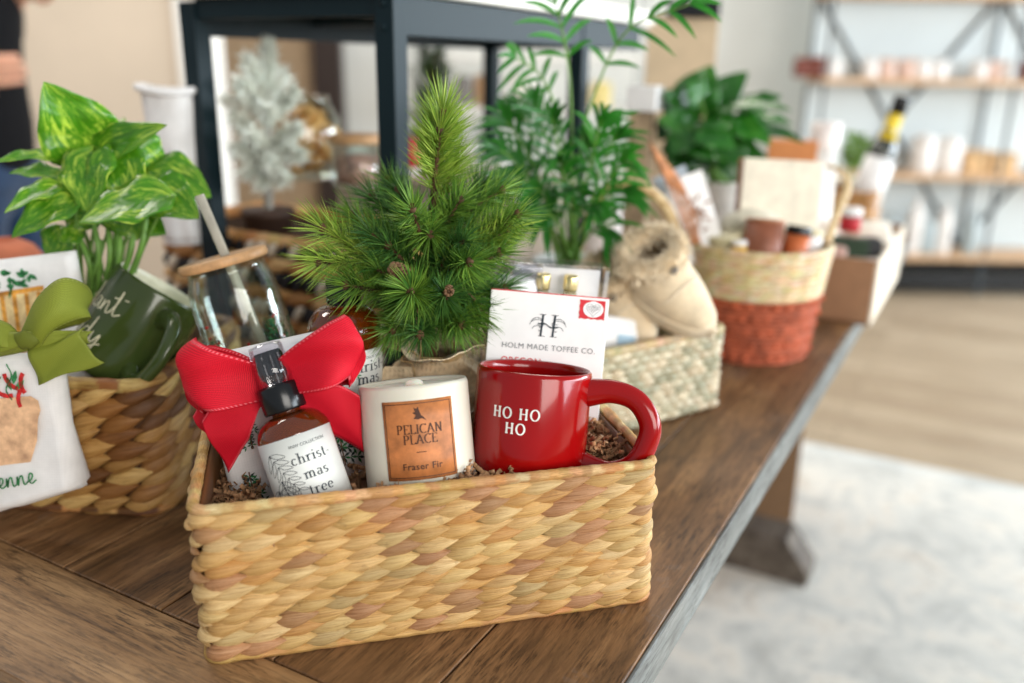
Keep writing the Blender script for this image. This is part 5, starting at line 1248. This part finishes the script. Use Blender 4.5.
# ================================================================== shop shelving at the back
OAK = mat('oak_shelf', (206,168,130), .5, var=.08, nscale=20); IRON = mat('dark_iron', (70,76,80), .5)
def shelving(x0, x1, Y, zs, label, brace=True, deep=.28, board=OAK, frame=IRON, hgt=1.95, ups=None, th=.026, back=None):
    t = thing('shelving_unit', label, 'shelf', ((x0+x1)/2, Y, 0)); w = x1-x0; mx = (x0+x1)/2; ups = ups or (x0, x1)
    for z in zs:
        g = G(); g.box((0,deep/2,z-th/2), (w+.02,deep,th)); g.build('shelf_board', board, t, smooth=False, bevel=.002)
    for ux in ups:
        for y in (.010, deep-.010):
            g = G(); g.box((ux-mx,y,hgt/2), (.014,.014,hgt)); g.build('upright', frame, t, smooth=False)
    if brace:
        za, zb = zs[0]+.0, 1.55
        for u0, u1 in zip(ups, ups[1:]):
            for a_, b_2 in ((u0, u1), (u1, u0)):
                g = G(); g.tube([(a_-mx, deep+.004, za), (b_2-mx, deep+.004, zb)], .010, 8); g.build('brace', frame, t)
    if back:
        g = G(); g.box((0,deep+.02,hgt/2+.02), (w,.008,hgt-.04)); g.build('back_panel', back, t, smooth=False)
        g = G(); g.box((0,deep*.5,.09), (w,deep*.9,.10)); g.build('plinth', BLACK, t, smooth=False)
    return t
SY = 4.55; Z_ = [.22, .65, 1.125, 1.535]
SX0, SX1 = (822-512)/905*SY, (1014-512)/905*SY*1.0
shelving(SX0, 2*SX1-SX0, SY, Z_, 'black iron and oak shelving unit with crossed braces on the far wall', ups=(SX0, SX1, 2*SX1-SX0), back=mat('pale_grey_panel', (206,214,214), .7, var=.01, nscale=3))
def shelf_item(kind, x, zi, r_, h_, m, label, cat, group, y=.1, lidm=None, handle=True):
    loc = Vector((atY(x, 100, SY+y).x, SY+y, Z_[zi]+.0005)); t = thing(kind, label, cat, loc, (0,0,R(x % 40) if kind == 'mug' else 0), group); g = G()
    if kind == 'mug':
        g.lathe([(0,.002),(r_*.9,0),(r_,.006),(r_,h_),(r_-.005,h_),(r_-.005,.01),(0,.008)], 28); g.build('mug_body', m, t, recalc=True); g = G(); g.tube(catmull([(r_*.95,0,h_*.8),(r_+.025,0,h_*.75),(r_+.03,0,h_*.4),(r_*.95,0,h_*.2)], 5), .006, 8); g.build('handle', m, t)
    elif kind == 'lotion_bottle':
        g.lathe([(0,0),(r_,0),(r_*1.03,.01),(r_,h_*.70),(r_*.6,h_*.82),(r_*.35,h_*.86),(r_*.35,h_*.92),(0,h_*.92)], 28); g.build('bottle_body', m, t, recalc=True); g = G(); g.lathe([(0,h_*.9),(r_*.42,h_*.9),(r_*.40,h_),(0,h_)], 20); g.build('cap', lidm or m, t, recalc=True)
    elif kind == 'kraft_crate':
        g.box((0,0,.003), (2*r_,2*r_*.8,.006)); 
        for s_ in (-1,1): g.box((s_*r_,0,h_/2), (.008,2*r_*.8,h_)); g.box((0,s_*r_*.8,h_/2), (2*r_,.008,h_))
        g.box((0,0,h_*.55), (1.8*r_,1.4*r_,h_*.7)); g.build('crate_body', m, t, smooth=False, bevel=.004)
    else:
        g.lathe([(0,0),(r_*.92,0),(r_,.01),(r_,h_*.78),(r_*.9,h_*.84),(0,h_*.84)], 32); g.build('body', m, t, recalc=True); g = G(); g.lathe([(0,h_*.82),(r_*.95,h_*.82),(r_*.93,h_*.93),(r_*.25,h_*.97),(r_*.2,h_),(0,h_)], 32); g.build('lid', lidm or m, t, recalc=True)
    return t
WC = mat('white_glaze', (238,232,226), .35); BR = mat('brown_red_glaze', (122,62,48), .4); PK = mat('blush_glaze', (222,188,170), .4)
for x, m, nm in ((798,BR,'dark red-brown'),(812,BR,'dark red-brown'),(829,WC,'white'),(866,WC,'white'),(882,PK,'blush'),(902,PK,'blush'),(918,WC,'white'),(934,WC,'white'),(974,WC,'white'),(988,PK,'blush'),(1003,WC,'white'),(1021,BR,'dark red-brown')):
    where = {798:'at the left end of the far top shelf',812:'against the left upright of the far shelves',829:'just right of the left upright of the far shelves',866:'left of the blush pair on the far top shelf',882:'nearest the left side among the blush pair on the far shelf',902:'right one of the blush pair on the far shelf',918:'just right of the blush pair on the far shelf',934:'above the crossing of the braces, last before the gap',974:'first after the gap on the far top shelf',988:'between two white mugs after the gap',1003:'before the right upright of the far shelves',1021:'at the picture edge on the far top shelf'}[x]
    if x in (798, 1021): shelf_item('mug', x+ (26 if x == 798 else 0)*0, 2, .040, .095, m, nm+' mug '+where, 'mug', 'mugs on the far top shelf', y=.08)
    else: shelf_item('mug', x, 2, .040, .095 if m is not BR else .10, m, nm+' mug '+where, 'mug', 'mugs on the far top shelf', y=.08)
shelf_item('canister', 932, 1, .062, .20, WC, 'white lidded canister on the middle far shelf, left of its twin', 'canister', 'white canisters on the middle shelf'); shelf_item('canister', 958, 1, .062, .19, WC, 'white lidded canister on the middle far shelf, beside the tan crates', 'canister', 'white canisters on the middle shelf')
KR = mat('tan_crate', (204,166,120), .8, var=.2, nscale=30)
shelf_item('kraft_crate', 985, 1, .060, .12, KR, 'tan crate of goods on the middle far shelf by the canisters', 'crate', 'tan crates on the middle shelf'); shelf_item('kraft_crate', 1012, 1, .06, .11, KR, 'tan crate of goods on the middle far shelf by the right upright', 'crate', 'tan crates on the middle shelf')
GB = mat('grey_glass', (176,188,190), .3)
for x, h_, m, lb_ in ((912,.22,GB,'grey bottle at the left of the lowest far shelf'),(935,.30,WC,'tall white bottle on the lowest far shelf, left one'),(966,.27,WC,'shorter white bottle on the lowest far shelf'),(950,.20,GB,'grey bottle between two white ones on the lowest far shelf'),(995,.24,GB,'grey bottle near the right end of the lowest far shelf')): shelf_item('lotion_bottle', x, 0, .037, h_, m, lb_, 'bottle', 'bottles on the lowest far shelf')
# grey-white shelf unit in the middle distance
Z_b = [.25,.62,.95,1.22]
PALEF = mat('pale_grey_paint', (176,178,176), .6)
mx0, mx1 = (424-512)/905*4.7, (640-512)/905*4.7
shelving(mx0, mx1, 4.7, Z_b, 'pale grey shelving unit seen through the riser', False, .3, mat('pale_board', (214,212,206), .6), PALEF, 1.75, th=.04)
Z_ = Z_b; SY = 4.7
shelf_item('canister', 487, 2, .07, .17, mat('tan_canister', (176,140,104), .6), 'tan canister on the pale grey shelving unit', 'canister', None); shelf_item('canister', 464, 2, .05, .16, mat('grey_canister', (120,116,112), .6), 'grey canister on the pale grey shelving unit', 'canister', None)
shelf_item('lotion_bottle', 485, 1, .06, .20, IRON, 'black bottle on the lower board of the pale grey unit', 'bottle', None); shelf_item('canister', 525, 2, .07, .16, WC, 'white canister on the pale grey shelving unit', 'canister', None); shelf_item('canister', 600, 2, .06, .14, mat('yellow_canister', (214,196,130), .6), 'pale yellow canister on the pale grey unit beyond the palm', 'canister', None)

# ================================================================== person at the left edge
SKIN = mat('skin', (214,160,132), .5, sss=.1, var=.03); KNIT = cloth('black_knit', (16,16,19), 300, .95, sheen=0); DENIM = cloth('denim', (34,58,88), 400, .85, .1); HAIR = mat('dark_hair', (50,34,26), .5, var=.2, nscale=200)
px0, py0 = -1.325, 2.15
def skin_mesh(name, verts, edges, radii, m, parent, sub=2, root=0):
    me = bpy.data.meshes.new(name); me.from_pydata(verts, edges, []); o = bpy.data.objects.new(name, me); COL.objects.link(o); o.parent = parent
    md = o.modifiers.new('skin', 'SKIN'); md.use_smooth_shade = True
    for i, r_ in enumerate(radii): sv = me.skin_vertices[0].data[i]; sv.radius = (r_ if hasattr(r_, '__len__') else (r_, r_)); sv.use_root = (i == root)
    md = o.modifiers.new('sub', 'SUBSURF'); md.levels = sub; md.render_levels = sub; me.materials.append(m); return o
t = thing('person', 'person in black knit top and blue jeans holding a white cup, mostly outside the frame', 'person', (px0, py0, 0))
# figure faces +X; left arm raised in front, right hand at the waist
hd1 = Vector((.055,-.14,1.12)); hd2 = Vector((.11,.10,1.315))
V = []; E = []; RR_ = []
def chain(pts, rad, start=None):
    last = start
    for q, r_ in zip(pts, rad):
        V.append(tuple(q)); RR_.append(r_); k = len(V)-1
        if last is not None: E.append((last, k))
        last = k
    return last
pel = chain([(0,0,.93)], [.13]); sp = chain([(0,0,1.08),(.0,0,1.24),(0,0,1.36)], [.115,.125,.11], pel); nk = chain([(.0,0,1.44),(.015,0,1.49)], [.055,.05], sp)
chain([(.02,0,1.56),(.025,0,1.63),(.02,0,1.68)], [.075,.088,.06], nk)
def hand(w, fdir, side, palmn):
    f = Vector(fdir).normalized(); s_ = Vector(side).normalized(); n_ = Vector(palmn).normalized(); pw = Vector(w)
    p1 = chain([pw+f*.03], [.026], hand.w); p2 = chain([pw+f*.075], [.030], p1)
    for k, (o_, L) in enumerate(((-.027,.060),(-.009,.070),(.009,.066),(.026,.052))):
        b = pw+f*.088+s_*o_; chain([b, b+f*L*.45+n_*.006, b+f*L*.75+n_*.022, b+f*L*.8+n_*.038], [.0095,.009,.0085,.007], p2)
    b = pw+f*.035-s_*.028; chain([b, b+(f*.6-s_*.7).normalized()*.028, b+(f*.9-s_*.35).normalized()*.055+n_*.01], [.012,.010,.008], p1)
a1 = chain([(.01,-.17,1.38),(-.13,-.225,1.12),(-.04,-.20,1.07),hd1], [.05,.04,.032,.024], sp); hand.w = a1; hand(hd1, (1,.25,.12), (0,.1,1), (0,1,0))
a2 = chain([(.01,.17,1.38),(-.06,.22,1.14),(.02,.18,1.22),hd2], [.05,.04,.032,.024], sp); hand.w = a2; hand(hd2, (1,-.1,.5), (-.3,0,1), (0,-1,0))
for s_ in (-1, 1):
    chain([(0,s_*.09,.86),(.01,s_*.10,.48),(0,s_*.10,.10),(.05,s_*.10,.045),(.15,s_*.11,.035)], [.085,.058,.04,.038,.03], pel)
skin_mesh('body', V, E, RR_, SKIN, t, 1)
V2 = [(0,0,.83),(0,0,1.06),(0,0,1.24),(0,0,1.38),(0,0,1.43),(.01,-.18,1.385),(-.13,-.225,1.12),(-.04,-.20,1.07),tuple(hd1-Vector((.03,0,0))),(.01,.18,1.385),(-.06,.22,1.14),(.02,.18,1.22),tuple(hd2-Vector((.03,0,.01)))]
skin_mesh('sweater', V2, [(0,1),(1,2),(2,3),(3,4),(3,5),(5,6),(6,7),(7,8),(3,9),(9,10),(10,11),(11,12)], [(.155,.18),(.14,.16),(.14,.165),(.12,.13),(.07,.07),.065,.056,.048,.040,.065,.056,.048,.040], KNIT, t)
V3 = [(0,0,.93),(0,0,.99),(0,-.09,.84),(.01,-.10,.48),(0,-.10,.09),(0,.09,.84),(.01,.10,.48),(0,.10,.09)]
skin_mesh('jeans', V3, [(0,1),(0,2),(2,3),(3,4),(0,5),(5,6),(6,7)], [(.14,.15),(.13,.145),.10,.075,.065,.10,.075,.065], DENIM, t)
g = G(); g.ball((.0,0,1.635), .112, 24, 16, sc=(1.0,.92,1.12), fn=lambda q: q if not (q.x > .045 and q.z < .05) else Vector((.045, q.y, q.z))); g.ball((-.07,0,1.5), .07, 16, 12, sc=(.7,1,2.2)); g.build('hair', HAIR, t)
g = G()
for s_ in (-1, 1): g.ball((.105, s_*.03, 1.625), .010, 10, 8, sc=(.6,1.2,.8), col=(.2,.2,.2))
g.build('eyes', WC, t); g = G(); g.ball((.122,0,1.60), .014, 12, 8, sc=(1,.8,1.6)); g.build('nose', SKIN, t); g = G(); g.ball((.108,0,1.562), .018, 12, 8, sc=(.4,1.2,.35)); g.build('mouth', mat('lips', (180,96,86), .5), t)
for s_ in (-1, 1):
    g = G(); g.ball((.05, s_*.10, .04), .05, 20, 12, sc=(2.6,.95,.8), fn=lambda q: Vector((q.x, q.y, max(q.z, -.038)))); g.build('shoe', BLACK, t)
t = thing('mug', 'white cup held up by the person at the left edge', 'mug', Vector((px0, py0, 0))+hd2+Vector((.105,-.045,-.0)), (0,0,R(180)))
g = G(); g.lathe([(0,.002),(.034,0),(.04,.006),(.042,.09),(.038,.09),(.036,.01),(0,.008)], 32); g.build('mug_body', WC, t, recalc=True); g = G(); g.tube(catmull([(.038,0,.075),(.062,0,.07),(.066,0,.04),(.038,0,.02)], 6), .005, 8); g.build('handle', WC, t)

t = thing('floor_carton', 'tall brown carton with a pale side standing under the far table end', 'box', T(-.16, 2.16, .0), (0,0,R(-15)))
g = G(); g.box((-.15,.11,.26), (.30,.22,.52)); g.build('carton_body', mat('floor_carton_brown', (122,92,64), .7, var=.05), t, smooth=False, bevel=.002)
g = G(); g.box((-.15,.11,.523), (.304,.224,.006)); g.build('lid', KL, t, smooth=False)
# ================================================================== table
def wood_mat(name, axis, dark, mid, lite, rough=.42, sc=1.0):
    m = NT(name); s = (34*sc, 3.2*sc, 34*sc) if axis == 'Y' else (3.2*sc, 34*sc, 34*sc)
    o = m.n('ShaderNodeAttribute', attribute_name='Col'); v = m.coord(s)
    off = m.n('ShaderNodeVectorMath', operation='ADD'); m.l(v, off.inputs[0])
    sc2 = m.n('ShaderNodeVectorMath', operation='SCALE'); sc2.inputs['Scale'].default_value = 37; m.l(o.outputs['Color'], sc2.inputs[0]); m.l(sc2.outputs[0], off.inputs[1])
    n1 = m.noise(off.outputs[0], 1.0, 6, .68, .8)
    v2 = m.coord(tuple(k*3.5 for k in s)); n2 = m.noise(v2, 1.6, 4, .7)
    n3 = m.noise(m.coord((6,6,6)), 1.2, 3)
    c = m.ramp(n1, [(.30, dark), (.50, mid), (.70, lite)])
    sp = (520*sc, 42*sc, 520*sc) if axis == 'Y' else (42*sc, 520*sc, 520*sc)
    n4 = m.noise(m.coord(sp), 1.0, 3, .75); dash = m.ramp(n4, [(.40, (96,84,76)), (.52, (255,255,255))])
    blot = m.ramp(m.noise(m.coord((14,14,14)), 1.0, 4, .7), [(.46, (0,0,0)), (.62, (255,255,255))])
    sb2 = m.n('ShaderNodeSeparateColor'); m.l(blot, sb2.inputs[0])
    c = m.mix(m.math('ADD', m.math('MULTIPLY', sb2.outputs[0], .55), .25), c, dash, 'MULTIPLY')
    c = m.mix(.45, c, m.ramp(n2, [(.36, (110,98,86)), (.52, (255,255,255))]), 'MULTIPLY')
    c = m.mix(m.math('MULTIPLY', m.math('GREATER_THAN', m.noise(m.coord((5,5,5)), 1.7, 5, .7), .60), .18), c, (128,118,112))
    c = m.mix(1.0, c, m.ramp(n3, [(.3, (214,208,202)), (.7, (255,255,255))]), 'MULTIPLY')
    m.base(c)
    mr_ = m.n('ShaderNodeMapRange'); mr_.inputs[3].default_value = rough+.16; mr_.inputs[4].default_value = rough-.02; m.l(n2, mr_.inputs[0]); m.l(mr_.outputs[0], m.b.inputs['Roughness'])
    m.bump(m.math('ADD', m.math('MULTIPLY', n1, .5), m.math('ADD', n2, m.math('MULTIPLY', n4, .6))), .5, .0006); return m.m
WY = wood_mat('stained_wood_long', 'Y', (92,66,40), (140,102,66), (176,136,92))
WX = wood_mat('stained_wood_cross', 'X', (108,78,50), (164,126,84), (196,158,112))
V0, V1 = .265, 2.42; WT = 1.16; TTH = .042
TO = T(0, 0, TZ); TR = (0,0,TA)
t = thing('wooden_table', 'long dark-stained farmhouse table with plank top and trestle base', 'table', T(0,0,0), TR)
g = G(); rnd = random.Random(9)
us = [0, .108, .223, .338, .455, .57, .69, .81, .93, 1.045, WT]
for a, b in zip(us, us[1:]):
    g.box((-(a+b)/2, (V0+.101+V1)/2, TZ-TTH/2), (b-a-.0014, V1-V0-.101, TTH), col=(rnd.random(), rnd.random(), rnd.random()), mi=0)
g.box((-WT/2, V0+.0497, TZ-TTH/2), (WT, .0995, TTH), col=(.3,.7,.2), mi=1)
g.build('tabletop', [WY, WX], t, smooth=False, bevel=.0012)
g = G(); g.box((.0012, (V0+V1)/2, TZ-TTH/2), (.0030, V1-V0-.004, TTH-.004), col=(.2,.5,.8)); EW = wood_mat('skylit_edge_wood', 'Y', (92,96,96), (124,128,126), (150,152,148), .5)  # added strip: window skylight on the table's side painted as grey
g.build('edge_skylight', EW, t, smooth=False, bevel=.0008, label='added grey edge strip with window skylight painted into its colour')
GW = wood_mat('trestle_wood', 'Y', (70,60,52), (104,92,80), (134,122,108), .6)
for v in (.62, 1.905):
    g = G(); fh = .12; x1 = -.065; x0 = -WT+.065; y = v
    def ft(x0, x1, y, wd):
        pts = [(x1, .012), (x1, .045), (x1-.055, fh), (x0+.055, fh), (x0, .045), (x0, .012), (x0+.25, .012), (x0+.28, .03), (x1-.28, .03), (x1-.25, .012)]
        vs = [(a, y-wd/2, b) for a, b in pts]+[(a, y+wd/2, b) for a, b in pts]; n = len(pts)
        g.add(vs, [tuple(range(n)), tuple(n+k for k in reversed(range(n)))]+[(k, (k+1) % n, n+(k+1) % n, n+k) for k in range(n)])
    ft(x0, x1, y, .095); g.build('foot', GW, t, smooth=False, bevel=.003, recalc=True)
    for px in (-.405, -WT+.405):
        g = G(); g.box((px, y, (fh+TZ-TTH-.07)/2), (.095, .09, TZ-TTH-.07-fh)); g.build('post', WY, t, smooth=False, bevel=.003)
    g = G(); g.box((-WT/2, y, TZ-TTH-.035), (WT-.2, .09, .07)); g.build('bearer', WX, t, smooth=False, bevel=.003)
g = G(); g.box((-WT/2, (.62+1.905)/2, .30), (.045, 1.285, .12)); g.build('stretcher', WY, t, smooth=False, bevel=.003)

# ================================================================== room
RA = TA
fm = NT('oak_floor'); v = fm.coord((1,1,1)); br_ = fm.n('ShaderNodeTexBrick'); fm.l(v, br_.inputs[0])
br_.offset = .37; br_.inputs['Scale'].default_value = 1.0; br_.inputs['Brick Width'].default_value = 1.3; br_.inputs['Row Height'].default_value = .13; br_.inputs['Mortar Size'].default_value = .0018
br_.inputs['Color1'].default_value = lin((200,180,154)); br_.inputs['Color2'].default_value = lin((178,156,130)); br_.inputs['Mortar'].default_value = lin((120,100,80))
nz = fm.noise(fm.coord((2, 22, 1)), 2.0, 5, .65, .5)
c = fm.mix(1.0, br_.outputs[0], fm.ramp(nz, [(.3, (205,198,190)), (.7, (255,255,252))]), 'MULTIPLY'); fm.base(c); fm.set(Roughness=.42); fm.bump(nz, .2, .0008); FLOORM = fm.m
g = G(); g.box((0,0,-.03), (16,16,.06)); struct(g.build('floor', FLOORM, smooth=False, loc=(1.0,2.5,0), rot=TR))
rm = NT('rug_pile'); v = rm.coord(); n1 = rm.noise(v, 5.5, 7, .72, .8); n2 = rm.noise(v, 26, 4, .7); n3 = rm.noise(v, 700, 2)
c = rm.ramp(n1, [(.34, (184,182,174)), (.46, (208,206,198)), (.56, (228,222,210)), (.66, (204,192,176))])
c = rm.mix(rm.math('MULTIPLY', rm.math('GREATER_THAN', n2, .58), .45), c, (168,168,164)); rm.base(c); rm.set(Roughness=.95); rm.b.inputs['Sheen Weight'].default_value = .3
rm.bump(n3, .6, .002)
g = G(); g.grid(lambda u, v: (-1.75+u*3.9, -.6+v*3.32, .010+.0015*mnoise.noise(Vector((u*30, v*30, 0)))), 40, 40)
o = g.build('area_rug', rm.m, loc=T(0,0,0), rot=TR, thick=.009, toff=-1); tag(o, 'pale distressed grey and cream area rug under the table', 'rug')
WALL = mat('white_wall', (230,231,226), .85, var=.01, nscale=3); BEIGE = mat('beige_wall', (214,198,178), .85, var=.02, nscale=3); TRIM = mat('white_trim', (240,238,232), .5, var=.01)
YB = 5.35
g = G(); g.box((1.2, YB+.06, 1.4), (9.2, .12, 2.8)); struct(g.build('wall_back', WALL, smooth=False))
# left partition with its white-trimmed end
g = G(); g.box((-2.88, 3.46, 1.4), (3.4, .12, 2.8)); struct(g.build('wall_left', BEIGE, smooth=False))
g = G(); g.box((-1.165, 3.45, 1.4), (.05, .17, 2.8)); g.box((-1.225, 3.39, 1.4), (.08,.02,2.8)); struct(g.build('trim_1', TRIM, smooth=False))
# right wall with tall shop windows
g = G(); XR = 5.0; ys = [-2.6, -2.2, -.8, -.4, 1.0, 1.4, 2.8, 3.2, 4.6, YB]
for k in range(0, len(ys), 2): g.box((XR+.06, (ys[k]+ys[k+1])/2, 1.4), (.12, ys[k+1]-ys[k], 2.8))
for k in range(1, len(ys)-1, 2):
    g.box((XR+.06, (ys[k]+ys[k+1])/2, .2), (.12, ys[k+1]-ys[k], .4)); g.box((XR+.06, (ys[k]+ys[k+1])/2, 2.65), (.12, ys[k+1]-ys[k], .3))
struct(g.build('wall_right', WALL, smooth=False))
for i, k in enumerate(range(1, len(ys)-1, 2)):
    g = G(); a, b = ys[k], ys[k+1]; m_ = (a+b)/2
    for y in (a+.02, b-.02, m_): g.box((XR+.03, y, 1.45), (.05,.04,2.1))
    for z in (.42, 2.48, 1.45): g.box((XR+.03, m_, z), (.05,b-a,.04))
    w_ = struct(g.build('window_%d' % (i+1), TRIM, smooth=False))
# dark door frame seen through the riser
DARKW = mat('dark_wood_frame', (58,46,42), .5, var=.1)
g = G(); g.box((-1.085, 5.22, 1.2), (.16,.10,2.4)); g.box((-1.60, 5.22, 2.36), (1.2,.10,.12)); g.box((-2.12,5.22,1.2), (.12,.10,2.4)); struct(g.build('door_1', DARKW, smooth=False))
g = G(); g.box((-1.62, 5.26, 1.15), (.95,.05,2.3)); struct(g.build('door_2', mat('tan_door', (176,150,120), .6, var=.05), smooth=False))
g = G(); g.box((1.2, YB-.01, .06), (9.2,.02,.12)); struct(g.build('baseboard_back', TRIM, smooth=False))

# ================================================================== light and camera
w = bpy.data.worlds.new('World'); SC.world = w; w.use_nodes = True
bg = w.node_tree.nodes['Background']; bg.inputs[0].default_value = (0.86, .93, 1.0, 1); bg.inputs[1].default_value = 0.37
def area(name, loc, target, sx, sy, power, col=(1,1,1)):
    l = bpy.data.lights.new(name, 'AREA'); l.shape = 'RECTANGLE'; l.size = sx; l.size_y = sy; l.energy = power; l.color = col
    o = bpy.data.objects.new(name, l); COL.objects.link(o); o.location = loc
    o.rotation_euler = (Vector(target)-Vector(loc)).to_track_quat('-Z', 'Y').to_euler(); return o
for i, y in enumerate((-1.5, .3, 2.1, 3.9)):
    area('window_daylight', (XR-.05, y, 1.45), (0, y-.2, 1.0), 2.0, 1.3, 88, (.82,.92,1.0))
area('shop_front_daylight', (1.9, -2.4, 2.0), (0,.8,.9), 2.2, 1.6, 84, (1,.95,.88))
area('overhead_fill', (0.2, 3.2, 2.7), (0.2, 3.2, 0), 1.2, 1.2, 26, (1,.92,.80))
area('overhead_fill', (-1.6, 1.6, 2.7), (-1.9, 2.2, 0), .9, .9, 26, (1,.92,.82))  # added, unseen source: brightens the left wall and the pothos
cam = bpy.data.cameras.new('Camera'); co = bpy.data.objects.new('Camera', cam); COL.objects.link(co)
cam.sensor_width = 36; cam.lens = F*36/1024; cam.clip_start = .02
co.location = (0, 0, CZ)
fwd = Vector(ray(512, 341.5)); rt = Vector(ray(513, 341.5))-fwd; rt.normalize(); fwd.normalize(); upv = rt.cross(fwd)
co.rotation_euler = Matrix((rt, upv, -fwd)).transposed().to_euler()
cam.dof.use_dof = True; cam.dof.focus_distance = .65; cam.dof.aperture_fstop = 2.2; cam.dof.aperture_blades = 9
SC.camera = co
SC.view_settings.view_transform = 'Standard'; SC.view_settings.look = 'None'; SC.view_settings.gamma = 1
SC.view_settings.use_curve_mapping = False; SC.view_settings.exposure = 0.37
